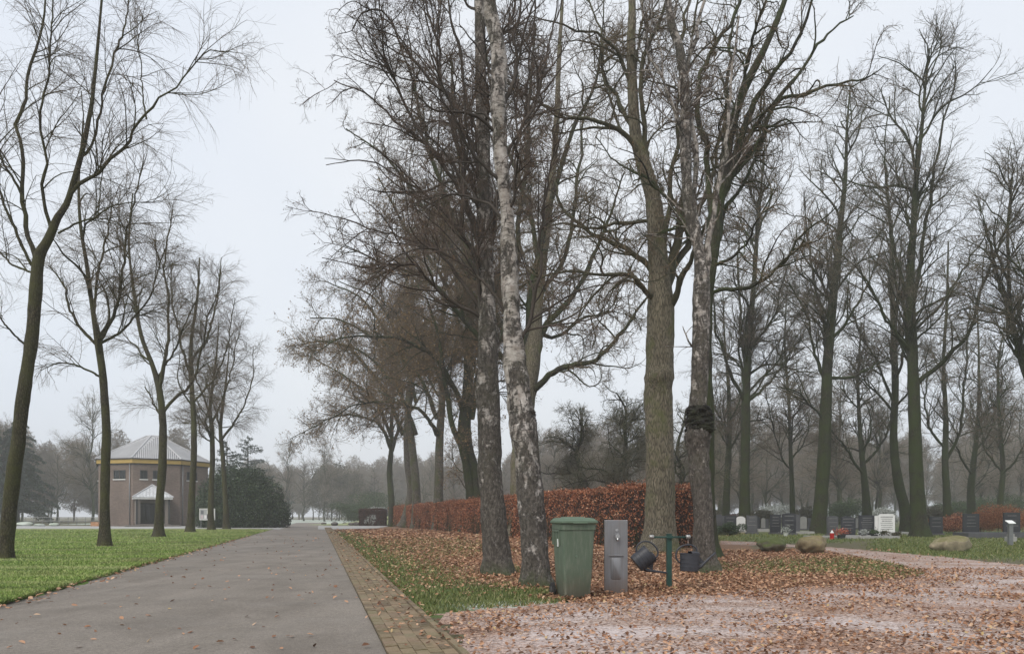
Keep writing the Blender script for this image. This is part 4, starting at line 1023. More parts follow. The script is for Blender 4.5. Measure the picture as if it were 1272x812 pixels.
# ================================================================== evergreens, shrubs, hedges
def mass(name, label, cat, base, lobes, n, size, mat, seed, group=None, normal_out=True, stem=None, part='foliage', kind=None, core=None, upward=0.0):
    """crown of many small leaf faces over uneven lobes. lobes: (dx,dy,dz,rx,ry,rz)"""
    rg = np.random.default_rng(seed)
    lob = np.array(lobes, float); wts = (lob[:, 3] * lob[:, 5]); wts /= wts.sum()
    k = rg.choice(len(lob), n, p=wts); d = rg.normal(size=(n, 3)); d /= np.linalg.norm(d, axis=1, keepdims=True)
    lump = 1 + .10 * np.sin(d[:, 0] * 7 + k) * np.sin(d[:, 2] * 6 + k * 2) + .07 * np.sin(d[:, 1] * 13 + k * 3)
    rr = rg.uniform(0, 1, n) ** .22 * lump * rg.choice([1, 1, 1, 1.08], n)
    c = lob[k, :3] + d * rr[:, None] * lob[k, 3:6]
    ok = c[:, 2] > .05; c = c[ok]; d = d[ok]
    d[:, 2] += upward
    v, f = quads(rg, c, size, normal=d, jit=.8)
    blocks = [(v, f, 0)]
    root = empty(name, base, label, cat, group)
    link(part, npmesh(part, blocks, mat, False), root)
    if stem:
        m = MB(); m.tube([(0, 0, -.05), (0, 0, stem[0])], [stem[1], stem[1] * .5], 8)
        for q in range(7):
            l = lob[q % len(lob)]; m.tube([(0, 0, stem[0] * .25), (l[0] * .4, l[1] * .4, stem[0] * .6), (l[0] * .85, l[1] * .85, l[2])], [stem[1] * .5, stem[1] * .35, stem[1] * .15], 6)
        m.build('trunk', M['oak_dark'], root, smooth=True)
    return root
M['ever'] = island_mat('evergreen_leaves', [(0, (.012, .022, .012)), (.5, (.030, .052, .026)), (.85, (.06, .095, .045)), (1, (.11, .15, .075))], .55)
M['conif'] = island_mat('conifer_needles', [(0, (.018, .030, .022)), (.5, (.035, .055, .040)), (1, (.07, .095, .07))], .7)
M['cedar'] = island_mat('cedar_needles', [(0, (.045, .065, .058)), (.5, (.085, .11, .10)), (1, (.15, .18, .165))], .7)
t = NT('beech_hedge_leaves'); g = t.n('ShaderNodeNewGeometry')
c = t.ramp(g.outputs['Random Per Island'], [(0, (.07, .026, .017)), (.3, (.18, .060, .032)), (.6, (.34, .125, .060)), (.88, (.48, .21, .11)), (1, (.60, .38, .25))])
c = t.mix(t.ramp(t.noise(t.co('Object'), 1.1, 5, .65), [(.5, 0.0), (.72, .7)]), c, (.13, .075, .048))
M['beech'] = t.done(c, .7)
M['beech_dark'] = island_mat('dark_hedge_leaves', [(0, (.03, .014, .012)), (.5, (.07, .030, .022)), (1, (.13, .055, .038))], .75)
M['hedgewood'] = simple('hedge_stems', (.045, .034, .028), .9, var=.5, scale=6, bump=.3)
M['orange'] = island_mat('orange_shrub_twigs', [(0, (.12, .045, .02)), (.5, (.26, .10, .045)), (1, (.40, .18, .085))], .8, .2)
M['frostleaf'] = island_mat('frosted_leaves', [(0, (.12, .14, .11)), (.5, (.32, .34, .31)), (1, (.62, .64, .62))], .8)
M['scrub'] = island_mat('scrub_leaves', [(0, (.035, .035, .02)), (.5, (.075, .075, .045)), (1, (.14, .13, .08))], .8, .1)
M['scrub_green'] = island_mat('green_shrub_leaves', [(0, (.02, .035, .016)), (.5, (.045, .075, .032)), (1, (.10, .14, .06))], .8, .1)

# broad dark bush beside the chapel
B0 = np.array([gx(303, 70), 70, 0])
mass('evergreen_bush', 'huge dark evergreen bush right of the brick building, behind the notice board', 'bush', B0,
     [(-.6, 0, 2.6, 3.0, 2.8, 3.2), (-2.6, .2, 2.0, 2.0, 2.2, 2.9), (1.6, 0, 2.2, 2.2, 2.4, 2.7), (2.9, 0, 1.2, 1.5, 1.8, 1.9), (-3.4, 0, 1.2, 1.3, 1.6, 1.9), (.6, .3, 3.9, 1.7, 1.8, 1.9), (-1.3, .2, 4.1, 1.5, 1.6, 1.6), (3.5, -.2, .7, .9, 1.2, 1.1), (0, -1.2, 1.2, 3.6, 1.4, 1.5)],
     52000, .17, M['ever'], 201, stem=(3.5, .14))
# cedar behind it
def conifer(name, label, cat, base, H_, Rr, n, size, mat, seed, group=None, tiers=16, droop=.25, gap=.25):
    rg = np.random.default_rng(seed); root = empty(name, base, label, cat, group)
    m = MB(); m.tube([(0, 0, -.05), (0, 0, H_ * .5), (0, 0, H_ * .97)], [H_ * .018, H_ * .011, .03], 8); m.build('trunk', M['oak_dark'], root, smooth=True)
    cs = []; bs = []
    nb = tiers * 7
    for i in range(nb):
        h = .12 + .85 * (i / nb); az_ = rg.uniform(0, 6.28); L = Rr * (1 - h) ** .75 * rg.uniform(.7, 1.15) + .15
        s = np.linspace(0, 1, 6); x = s * L; z = H_ * h + L * (.18 * s - droop * s ** 2) + rg.normal() * .1
        bs.append(np.stack([x * math.cos(az_), x * math.sin(az_), z], 1))
        k = max(8, int(n / nb * (L / Rr) * 2)); q = rg.uniform(.12, 1, k); wd = .32 * L * (1 - q * .6)
        off = rg.normal(size=k) * wd * .5
        cs.append(np.stack([q * L * math.cos(az_) - off * math.sin(az_), q * L * math.sin(az_) + off * math.cos(az_), np.interp(q, s, z) + rg.normal(size=k) * .10 - np.abs(off) * .15], 1))
    c = np.concatenate(cs); v, f = quads(rg, c, size, normal=np.tile([0, 0, 1.], (len(c), 1)), jit=.6)
    bb = np.array(bs); vb, fb = tubes(bb, np.tile(np.linspace(.05, .012, 6), (len(bb), 1)), 4)
    link('crown', npmesh('crown', [(v, f, 0), (vb, fb, 1)], [mat, M['oak_dark']], False), root); return root
conifer('cedar_tree', 'grey-green cedar with layered branches rising behind the dark evergreen bush', 'tree', (gx(308, 104), 104, 0), 12.6, 6.6, 9000, .20, M['cedar'], 202, tiers=9, droop=.05)
conifer('cedar_tree', 'smaller darker cedar just left of the layered one, over the bush', 'tree', (gx(282, 98), 98, 0), 11.4, 5.4, 9000, .20, M['cedar'], 203, tiers=9, droop=.05)
# conifers left
conifer('spruce_tree', 'tall dark conifer at the left edge, right of the leaning trunk', 'tree', (gx(22, 104), 104, 0), 15.5, 6.0, 34000, .3, M['conif'], 204, droop=.45)
conifer('spruce_tree', 'dark conifer cut by the left edge of the picture', 'tree', (gx(-28, 100), 100, 0), 17.5, 6.5, 34000, .3, M['conif'], 205, droop=.45)
# rounded trees and shrubs past the end of the road
gf = 'rounded tree masses past the end of the road'
for k, (u, Y, Hh, Wd, sd, mt_, lb) in enumerate(((412, 165, 12.5, 6.5, 206, 'scrub', 'broad rounded misty tree past the end of the road'), (440, 175, 11.5, 4.0, 207, 'scrub', 'narrower misty tree right beside the broad rounded one'),
      (470, 120, 5.5, 5.0, 208, 'scrub_green', 'grey-green shrub mass above the far end of the hedge'), (448, 112, 3.4, 3.2, 209, 'scrub_green', 'low green shrub on the bank past the end of the hedge'))):
    rg = np.random.default_rng(sd)
    lobes = [(rg.normal() * Wd * .35, rg.normal() * Wd * .2, Hh * rg.uniform(.3, .8), Wd * rg.uniform(.35, .6), Wd * .45, Hh * rg.uniform(.15, .28)) for _ in range(9)] + [(0, 0, Hh * .45, Wd * .8, Wd * .6, Hh * .42)]
    mass('rounded_tree' if k < 2 else 'shrub', lb, 'tree' if k < 2 else 'shrub', (gx(u, Y), Y, 0), lobes, 22000 if k < 2 else 9000, .30 if k < 2 else .16, M[mt_], sd, gf if k < 2 else 'shrubs past the end of the hedge', stem=(Hh * .7, .16))
# far wood as one mass
def wood(name, label, u0, u1, Y0, Y1, Hh, n, seed, mat, size=.7):
    rg = np.random.default_rng(seed); nb = int(abs(gx(u1, Y0) - gx(u0, Y0)) / 3.2) * 2 + 4
    V = []; Fq = []; off = 0
    cs = []
    stems = []; srad = []
    for k in range(nb):
        Y = rg.uniform(Y0, Y1); x = gx(rg.uniform(u0, u1), Y); h = Hh * rg.uniform(.72, 1.12); r_ = rg.uniform(2.6, 4.6)
        kk = n // nb; d = rg.normal(size=(kk, 3)); d /= np.linalg.norm(d, axis=1, keepdims=True); rr = rg.uniform(0, 1, kk) ** .4
        c = np.stack([x + d[:, 0] * rr * r_, Y + d[:, 1] * rr * r_, h * .56 + d[:, 2] * rr * h * .46], 1); cs.append(c)
        stems.append(np.stack([np.full(4, x), np.full(4, Y), np.linspace(0, h * .9, 4)], 1)); srad.append(np.linspace(.22, .05, 4))
        for q in range(14):
            a_ = rg.uniform(0, 6.28); z0 = h * rg.uniform(.2, .8); s = np.linspace(0, 1, 4)
            stems.append(np.stack([x + np.cos(a_) * r_ * s * .8, Y + np.sin(a_) * r_ * s * .8, z0 + s * h * .22], 1)); srad.append(np.linspace(.09, .02, 4))
    c = np.concatenate(cs)
    # twig wisps rather than leaves: long thin quads
    v, f = quads(rg, c, size, asp=.07, fold=.1)
    vb, fb = tubes(np.array(stems), np.array(srad), 4)
    o = link(name, npmesh(name, [(v, f, 0), (vb, fb, 0)], mat, False)); tag(o, label, 'wood', kind='stuff')
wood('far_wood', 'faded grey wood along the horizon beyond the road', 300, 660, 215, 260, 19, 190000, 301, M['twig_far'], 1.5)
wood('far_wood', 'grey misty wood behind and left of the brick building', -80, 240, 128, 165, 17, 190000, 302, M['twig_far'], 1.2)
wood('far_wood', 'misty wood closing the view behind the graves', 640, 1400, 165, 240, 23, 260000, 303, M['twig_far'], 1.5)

# --- hedges
def hedge(name, label, a, b, wid, Hh, seed, dens_=420, leafs=.075, mat='beech', cat='hedge', group=None, far_size=.10, bare=.35):
    rg = np.random.default_rng(seed); a = np.array(a, float); b = np.array(b, float); d = b - a; L = np.linalg.norm(d); d /= L; nrm = np.array([d[1], -d[0]])
    if nrm[1] > 0: nrm = -nrm           # toward the camera
    root = empty(name, (a[0], a[1], 0), label, cat, group)
    m = MB()
    n = max(2, int(L / .6))
    vs = []; 
    for i in range(n + 1):
        s = i / n * L; wob = rg.normal(size=3) * .02
        for (k, z) in ((.10, .0), (.10, Hh * .93), (wid - .10, Hh * .93), (wid - .10, 0)):
            p = d * s - nrm * k; vs.append((p[0] + 0, p[1] + 0, z + (wob[0] if z else 0)))
    fs = []
    for i in range(n):
        for k in range(3): fs.append((i * 4 + k, i * 4 + k + 1, i * 4 + 5 + k, i * 4 + 4 + k))
    fs += [(0, 1, 2, 3), tuple(n * 4 + k for k in (3, 2, 1, 0))]
    m.add(vs, fs)
    m.build('stems', M['hedgewood'], root)
    P_ = []; N_ = []; S_ = []
    def add(cnt, fn, nv):
        s = rg.uniform(0, 1, cnt); w_ = rg.uniform(0, 1, cnt); P_.append(fn(s, w_)); N_.append(np.tile(nv, (cnt, 1)))
        dist = np.linalg.norm(a[None] + d[None] * (s[:, None] * L), axis=1); S_.append(leafs + (far_size - leafs) * np.clip((dist - 24) / 50, 0, 1))
    def front(s, w_):
        z = Hh * (1 - w_ ** (1.0 + bare)); bul = .06 * np.sin(s * L * 1.3 + 2 * np.sin(s * L * .37)) + .03 * np.sin(s * L * 4.1 + z * 3)
        dep = -bul + rg.normal(size=len(s)) * .045
        p = d[None] * (s * L)[:, None] - nrm[None] * dep[:, None]; return np.c_[p, z]
    def top(s, w_):
        p = d[None] * (s * L)[:, None] - nrm[None] * (w_ * wid)[:, None]; z = Hh + .04 * np.sin(s * L * .9) + .03 * np.sin(s * L * 2.7 + w_ * 4) + rg.normal(size=len(s)) * .045 + (rg.uniform(0, 1, len(s)) > .94) * rg.uniform(.03, .16, len(s)); return np.c_[p, z]
    def back(s, w_):
        p = d[None] * (s * L)[:, None] - nrm[None] * (wid + rg.normal(size=len(s)) * .04)[:, None]; return np.c_[p, Hh * w_]
    def end(at):
        def f_(s, w_):
            p = d[None] * (at + (1 if at else -1) * (.02 + rg.normal(size=len(s)) * .04))[:, None] - nrm[None] * (s * wid)[:, None]; return np.c_[p, Hh * (1 - w_ ** (1 + bare))]
        return f_
    add(int(L * Hh * dens_), front, [nrm[0], nrm[1], .2]); add(int(L * wid * dens_), top, [0, 0, 1.]); add(int(L * Hh * dens_ * .3), back, [-nrm[0], -nrm[1], 0])
    add(int(wid * Hh * dens_), end(0), [-d[0], -d[1], 0]); add(int(wid * Hh * dens_), end(L), [d[0], d[1], 0])
    c = np.concatenate(P_); c[:, 2] = np.maximum(c[:, 2], .03)
    v, f = quads(rg, c, np.concatenate(S_), normal=np.concatenate(N_), jit=.75, asp=.65)
    link('leaves', npmesh('leaves', [(v, f, 0)], M[mat], False), root)
    # bare shoots showing low on the front
    k = int(L * 9); s = rg.uniform(0, L, k); p0 = d[None] * s[:, None] + nrm[None] * .01; pts = np.zeros((k, 4, 3))
    for q in range(4): pts[:, q, :2] = p0 + rg.normal(size=(k, 2)) * .02; pts[:, q, 2] = q / 3 * rg.uniform(.6, 1.3, k)
    vb, fb = tubes(pts, np.tile(np.linspace(.014, .006, 4), (k, 1)), 4)
    sh = link('shoots', npmesh('shoots', [(vb, fb, 0)], M['oak_dark']), root); sh['kind'] = 'stuff'
    return root
hedge('beech_hedge', 'long clipped red-brown beech hedge running beside the leafy verge', (4.15, 24.2), (-13.6, 82.0), 1.0, 2.08, 401, 400)
hedge('beech_hedge', 'short red-brown hedge piece between the large oak and the burred birch', (4.45, 25.6), (6.35, 25.4), .9, 2.1, 402, 460)
hedge('clipped_hedge', 'dark clipped end piece of hedge facing the road at the far end', (-17.4, 84.2), (-14.5, 83.8), 1.2, 1.85, 403, 260, .11, 'beech_dark', far_size=.12)
hedge('low_hedge', 'low rusty hedge far behind the graves in the mist', (12, 84), (27, 83), 1.0, 1.3, 404, 90, .14, 'beech_dark', far_size=.16)
mass('white_shrub', 'pale cream flowering stems against the dark end of the hedge', 'shrub', (gx(461, 82), 82, 0), [(0, 0, .7, .5, .3, .55), (-.5, 0, .5, .3, .2, .3), (.3, 0, 1.0, .3, .2, .3)], 260, .13, M['frostleaf'], 221)
mass('frosted_shrub', 'frost-white flat shrub showing over the end of the hedge', 'shrub', (gx(470, 90), 90, 0), [(0, 0, 1.9, 1.3, .6, .3), (-.6, 0, 2.0, .6, .5, .25), (.5, 0, 1.6, .9, .6, .6)], 2600, .14, M['frostleaf'], 222, upward=1, stem=(1.6, .05))
# shrubs in the cemetery
gs = 'shrubs among the graves'
for k, (u, Y, Hh, Wd, mt_, lb, cat_) in enumerate((
    (906, 41, .75, .75, 'ever', 'dark green low shrub in front of the leftmost gravestones', 'shrub'),
    (1240, 49, 1.9, 1.9, 'orange', 'bright orange-brown shrub, tallest, behind the right gravestones', 'shrub'), (1262, 50, 1.7, 1.6, 'orange', 'orange-brown shrub at the right edge behind the last gravestone', 'shrub'),
    (1218, 50, 1.6, 1.4, 'orange', 'orange-brown shrub left of the tallest orange one', 'shrub'), (1186, 48, 1.35, 1.1, 'beech', 'reddish shrub between two dark gravestones', 'shrub'),
    (940, 70, 1.9, 1.6, 'scrub', 'dull brown shrub in the mist behind the left graves', 'shrub'), (966, 76, 2.6, 2.6, 'frostleaf', 'frost-tipped shrub behind the double dark gravestone', 'shrub'),
    (1000, 72, 2.3, 1.6, 'scrub', 'olive shrub left of the tall mossy tree', 'shrub'), (1050, 78, 2.9, 2.6, 'scrub_green', 'blue-green shrub in the mist behind the graves', 'shrub'),
    (1098, 74, 2.2, 1.8, 'frostleaf', 'frosted shrub just behind the white gravestone', 'shrub'), (1158, 70, 2.3, 2.0, 'scrub', 'brownish shrub right of the tall straight tree', 'shrub'),
    (1186, 80, 3.0, 2.4, 'scrub_green', 'green-grey shrub behind the reddish one', 'shrub'), (1215, 82, 3.6, 3.0, 'scrub_green', 'large green-grey shrub beyond the orange ones', 'shrub'),
    (1258, 84, 3.8, 3.0, 'scrub_green', 'large misty shrub beyond the right edge gravestone', 'shrub'), (880, 74, 2.0, 1.6, 'scrub', 'brown shrub behind the burred birch', 'shrub'))):
    rg = np.random.default_rng(230 + k)
    lobes = [(rg.normal() * Wd * .4, rg.normal() * Wd * .2, Hh * rg.uniform(.3, .72), Wd * rg.uniform(.3, .5), Wd * .4, Hh * rg.uniform(.2, .34)) for _ in range(8)] + [(0, 0, Hh * .4, Wd * .8, Wd * .5, Hh * .45)]
    mass('shrub', lb, cat_, (gx(u, Y), Y, 0), lobes, int(2600 + Wd * 2200), .07 if Y < 45 else (.09 if Y < 60 else .13), M[mt_], 230 + k, gs, stem=(Hh * .6, .03))

# ================================================================== chapel
t = NT('chapel_brick'); v = t.co('Object')
br = t.n('ShaderNodeTexBrick'); t.l(t.co('UV'), br.inputs['Vector']); br.inputs['Scale'].default_value = 1.0; br.inputs['Brick Width'].default_value = .22; br.inputs['Row Height'].default_value = .07; br.inputs['Mortar Size'].default_value = .008
br.inputs['Color1'].default_value = (.115, .083, .069, 1); br.inputs['Color2'].default_value = (.17, .125, .105, 1); br.inputs['Mortar'].default_value = (.22, .195, .175, 1)
c = t.mix(1.0, br.outputs[0], t.ramp(t.noise(v, .35, 5, .6), [(.3, (.75, .74, .74)), (.7, (1.12, 1.1, 1.08))]), 'MULTIPLY')
M['cbrick'] = t.done(c, .9)
M['yellow'] = simple('yellow_fascia', (.38, .26, .075), .6, var=.15, scale=2, bump=0)
M['dgrey'] = simple('dark_grey_paint', (.035, .036, .038), .5, bump=0)
M['white'] = simple('white_paint', (.62, .62, .60), .5, var=.08, bump=0)
t = NT('roof_tiles'); v = t.co('UV')
wv = t.n('ShaderNodeTexWave', wave_type='BANDS', bands_direction='X'); wv.inputs['Scale'].default_value = 1.35; t.l(v, wv.inputs[0])
wr = t.n('ShaderNodeTexWave', wave_type='BANDS', bands_direction='Y'); wr.inputs['Scale'].default_value = .9; t.l(v, wr.inputs[0])
c = t.ramp(t.noise(t.co('Object'), .8, 5, .6), [(.3, (.38, .38, .39)), (.7, (.50, .50, .51))])
c = t.mix(t.ramp(t.noise(t.co('Object'), 7, 4), [(.45, 0.0), (.7, .6)]), c, (.45, .46, .47))
t.bump(t.math('ADD', wv.outputs[1], t.math('MULTIPLY', wr.outputs[1], .5)), 1.0, .12); M['tile'] = t.done(c, .8)
t = NT('frosted_tiles'); v = t.co('Object')
c = t.ramp(t.noise(v, 6, 5, .6), [(.3, (.36, .37, .38)), (.7, (.66, .68, .70))]); M['ftile'] = t.done(c, .85)
t = NT('window_glass'); M['glass'] = t.done((.02, .024, .028), .08)
M['ironpost'] = simple('grey_steel', (.22, .225, .23), .45, .6, bump=0)

CX, CY = gx(191, 84.5), 84.5; CH = 7.15; AF = 11.0; rc = AF / 2 / math.cos(math.pi / 8)
rot = math.atan2(-CX, CY) * -1
ch = empty('brick_chapel', (CX, CY, 0), 'eight-sided brown brick chapel with a tiled pyramid roof and yellow fascia', 'building', rz=R(0))
face = math.atan2(-CY, -CX)                      # direction from chapel to camera
oc = [(rc * math.cos(face + R(3) + R(22.5) + k * R(45)), rc * math.sin(face + R(3) + R(22.5) + k * R(45))) for k in range(8)]
def wallmesh(pts, z0, z1, mat, name, parent, closed=True):
    me = bpy.data.meshes.new(name); vs = []; fs = []; uv = []
    n = len(pts)
    for i in range(n if closed else n - 1):
        a, b = pts[i], pts[(i + 1) % n]; L = math.hypot(b[0] - a[0], b[1] - a[1]); o = len(vs)
        vs += [(a[0], a[1], z0), (b[0], b[1], z0), (b[0], b[1], z1), (a[0], a[1], z1)]; fs.append((o, o + 1, o + 2, o + 3)); uv += [(i * 7.3, z0), (i * 7.3 + L, z0), (i * 7.3 + L, z1), (i * 7.3, z1)]
    me.from_pydata(vs, [], fs); ul = me.uv_layers.new(name='UVMap')
    for k, q in enumerate(uv): ul.data[k].uv = q
    me.materials.append(mat); return link(name, me, parent)
wall_ = wallmesh(oc, -.05, CH - .42, M['cbrick'], 'wall', ch)
def ring(pts, s0, s1, z0, z1, mat, name, parent):
    m = MB()
    n = len(pts)
    for i in range(n):
        a, b = np.array(pts[i]), np.array(pts[(i + 1) % n]); vs = []
        for p in (a, b):
            for s in (s0, s1):
                for z in (z0, z1): vs.append((p[0] * s, p[1] * s, z))
        m.add(vs, [(0, 2, 6, 4)][::-1] + [(2, 6, 7, 3), (3, 7, 5, 1), (0, 4, 6, 2), (1, 5, 4, 0)])
    return m.build(name, mat, parent)
ring(oc, .99, 1.035, CH - .42, CH + .0, M['yellow'], 'fascia', ch)
ring(oc, 1.0, 1.05, CH + .0, CH + .14, M['dgrey'], 'gutter', ch)
ring(oc, .98, 1.012, CH - .56, CH - .424, M['dgrey'], 'soffit_band', ch)
me = bpy.data.meshes.new('roof'); apex = CH + 3.0; vs = []; fs = []; uv = []
for i in range(8):
    a, b = oc[i], oc[(i + 1) % 8]; o = len(vs); s = 1.06
    vs += [(a[0] * s, a[1] * s, CH + .10), (b[0] * s, b[1] * s, CH + .10), (b[0] * .13, b[1] * .13, apex), (a[0] * .13, a[1] * .13, apex)]; fs.append((o, o + 1, o + 2, o + 3)); uv += [(0, 0), (5.6, 0), (2.9, 7.5), (2.7, 7.5)]
me.from_pydata(vs, [], fs); ul = me.uv_layers.new(name='UVMap')
for k, q in enumerate(uv): ul.data[k].uv = q
me.materials.append(M['tile']); roof = link('roof', me, ch)
m = MB()
for i in range(8):
    a = oc[i]; m.tube([(a[0] * 1.06, a[1] * 1.06, CH + .14), (a[0] * .13, a[1] * .13, apex + .03)], .08, 6)
m.build('ridge_tiles', M['tile'], roof); m = MB(); m.tube([(0, 0, apex - .1), (0, 0, apex + .06), (0, 0, apex + .12)], [.84, .80, .5], 8); m.build('roof_cap', M['tile'], roof)
def on_face(i, s, dz, out=0.0):
    """point on octagon face i (0 = between corner i and i+1), s metres from its centre"""
    a, b = np.array(oc[i]), np.array(oc[(i + 1) % 8]); c_ = (a + b) / 2; d = (b - a) / np.linalg.norm(b - a); n_ = c_ / np.linalg.norm(c_)
    return c_ + d * s + n_ * out, d, n_
def face_box(m, i, s0, s1, z0, z1, o0, o1, mat=0):
    p = []
    for s, o in ((s0, o0), (s1, o0), (s1, o1), (s0, o1)):
        q, _, _ = on_face(i, s, 0, o); p.append(q)
    m.add([(q[0], q[1], z0) for q in p] + [(q[0], q[1], z1) for q in p], [(0, 1, 2, 3), (4, 5, 6, 7), (0, 1, 5, 4), (1, 2, 6, 5), (2, 3, 7, 6), (3, 0, 4, 7)], mat)
# face 7 lies toward the camera (between corners 7 and 0)
for i in range(8):
    for s in ((-.85, .05) if i == 0 else (.15, .95) if i == 6 else (-1.25, -.02)):
        z0, z1 = 5.05, 6.0
        m = MB(); 
        face_box(m, i, s - .36, s + .36, z1 - .06, z1, -.02, .05); face_box(m, i, s - .36, s + .36, z0, z0 + .06, -.02, .05)
        face_box(m, i, s - .36, s - .30, z0 + .062, z1 - .062, -.02, .05); face_box(m, i, s + .30, s + .36, z0 + .062, z1 - .062, -.02, .05); face_box(m, i, s - .02, s + .02, z0 + .062, z1 - .062, -.02, .045)
        wn = m.build('window', M['dgrey'], ch)
        m = MB(); face_box(m, i, s - .299, s + .299, z0 + .062, z1 - .062, .005, .02); m.build('pane', M['glass'], wn)
        m = MB(); face_box(m, i, s - .42, s + .42, z0 - .10, z0 - .003, -.02, .11); m.build('sill', M['white'], wn)
for i in (6, 0):
    p_, _, _ = on_face(i, -1.9 if i == 0 else 1.9, 0, .07); m = MB(); m.tube([(p_[0], p_[1], .1), (p_[0], p_[1], CH - .45)], .05, 8); m.build('downpipe', M['ironpost'], ch, smooth=True)
# porch on face 7
q0, dd, nn_ = on_face(7, 0, 0, 0)
pa = math.atan2(dd[1], dd[0])
porch = empty('porch_root', (0, 0, 0), None, None); bpy.data.objects.remove(porch)
def pl_(x, y, z):            # porch coordinates: x along wall, y out of wall
    c_ = q0 + dd * x + nn_ * y; return (c_[0], c_[1], z)
def pbox(m, x0, x1, y0, y1, z0, z1, mt_=0):
    m.add([pl_(x0, y0, z0), pl_(x1, y0, z0), pl_(x1, y1, z0), pl_(x0, y1, z0), pl_(x0, y0, z1), pl_(x1, y0, z1), pl_(x1, y1, z1), pl_(x0, y1, z1)],
          [(0, 1, 2, 3), (4, 5, 6, 7), (0, 1, 5, 4), (1, 2, 6, 5), (2, 3, 7, 6), (3, 0, 4, 7)], mt_)
sx = -1 if pl_(1, 0, 0)[0] < pl_(0, 0, 0)[0] else 1
off = -.5 * sx
PW = 1.62
m = MB(); pbox(m, off - PW, off - PW + .45, .0, 2.6, 0, 2.85); pbox(m, off + PW - .45, off + PW, .0, 2.6, 0, 2.85); pbox(m, off - PW + .452, off + PW - .452, .01, .4, 2.5, 2.85)
pc = m.build('porch', M['cbrick'], ch)
m = MB(); pbox(m, off - PW - .25, off + PW + .25, 0, 3.0, 2.853, 3.05); m.build('porch_fascia', M['white'], pc)
m = MB(); e0, e1 = off - PW - .3, off + PW + .3; zr, ze = 4.35, 3.053
R_ = [pl_(e0, 3.05, ze), pl_(e1, 3.05, ze), pl_(e1, 0, ze), pl_(e0, 0, ze), pl_(off, 1.6, zr), pl_(off, 0, zr)]
m.add(R_, [(0, 1, 4), (1, 2, 5, 4), (3, 0, 4, 5), (0, 3, 2, 1)])
pr_ = m.build('porch_roof', M['ftile'], pc)
m = MB()
for k in range(-5, 6):
    x = off + k * .32; tt = 1 - abs(k * .32) / (PW + .3); b_ = pl_(x, 3.06, ze + .02); e_ = pl_(x, 3.06 - 1.45 * tt, ze + .02 + (zr - ze) * tt)
    m.tube([b_, e_], .025, 5)
for sgn in (e0, e1): m.tube([pl_(sgn, 3.05, ze + .03), pl_(off, 1.6, zr + .05)], .07, 6)
m.build('roof_rib', M['tile'], pr_)
m = MB(); pbox(m, off - 1.16, off + 1.16, .02, .10, 0.15, 2.49); dr = m.build('door', M['dgrey'], pc)
m = MB()
for s in (-.85, -.3, .3, .85): pbox(m, off + s - .2, off + s + .2, .105, .125, .5, 2.2)
m.build('door_pane', M['glass'], dr)
m = MB(); pbox(m, off - 2.6, off + 2.6, -.0, 3.4, .03, .16); pbox(m, off - PW, off + PW, -.0, 3.0, .162, .28); m.build('steps', simple('porch_step', (.16, .14, .125), .9), pc)
for sgn in (-1, 1):
    m = MB(); x = off + sgn * (PW - .1); pbox(m, x - .09, x + .09, 2.62, 2.8, .16, 2.85); m.build('porch_post', M['dgrey'], pc)

# things round the chapel
def thing_mesh(name, label, cat, loc, rz=0, group=None): return empty(name, loc, label, cat, group, rz)
t_ = thing_mesh('notice_board', 'grey-framed notice board with papers on two thin posts before the dark bush', 'notice board', (gx(257.5, 65), 65, 0), R(-20))
t_.scale = (.88, .88, .88)
m = MB(); m.box(-.95, .95, -.05, .05, .85, .92); m.box(-.95, .95, -.05, .05, 1.93, 2.0); m.box(-.95, -.88, -.05, .05, .922, 1.928); m.box(.88, .95, -.05, .05, .922, 1.928); m.build('frame', M['white'], t_)
m = MB(); m.box(-.88, .88, -.02, .02, .92, 1.93); m.build('panel', simple('board_grey', (.30, .31, .31), .6, bump=0), t_)
for x in (-.8, .8): m = MB(); m.tube([(x, .02, -.05), (x, .02, .86)], .035, 8); m.build('post', M['ironpost'], t_)
for nm, x0, x1, z0, z1, cl_ in (('poster', -.78, -.45, 1.45, 1.8, (.12, .13, .14)), ('poster', -.36, -.05, 1.0, 1.35, (.6, .6, .6)), ('poster', -.78, -.5, 1.0, 1.35, (.45, .38, .4)), ('poster', -.02, .26, 1.5, 1.82, (.55, .56, .5)), ('poster', -.02, .3, 1.0, 1.4, (.06, .06, .07)), ('poster', .42, .82, 1.05, 1.8, (.45, .55, .12))):
    m = MB(); m.box(x0, x1, -.034, -.022, z0, z1); m.build(nm, simple('poster_paper', cl_, .6, bump=0, var=.2, scale=3), t_)
t_ = thing_mesh('railing', 'low grey metal railing left of the chapel', 'railing', (gx(74, 86), 86, 0), 0)
for k in range(9): m = MB(); m.tube([(-4 + k, 0, -.05), (-4 + k, 0, 1.0)], .03, 6); m.build('post', M['ironpost'], t_)
for z in (.55, .98): m = MB(); m.tube([(-4.1, 0, z), (4.1, 0, z)], .025, 6); m.build('rail', M['ironpost'], t_)
t_ = thing_mesh('wooden_crate', 'low orange-brown slatted wooden box at the left corner of the chapel', 'box', (gx(120, 78), 78, 0), R(-15))
for z in (.05, .2, .35): m = MB(); m.box(-.5, .5, -.28, -.25, z, z + .12); m.box(-.5, .5, .25, .28, z, z + .12); m.box(-.5, -.47, -.247, .247, z, z + .12); m.box(.47, .5, -.247, .247, z, z + .12); m.build('slat', simple('orange_wood', (.40, .20, .10), .8, bump=0), t_)
m = MB()
for x in (-.46, .46):
    for y in (-.24, .24): m.box(x - .02, x + .02, y - .009, y + .009, 0, .48)
m.build('corner_post', simple('dark_wood', (.12, .07, .04), .8, bump=0), t_)
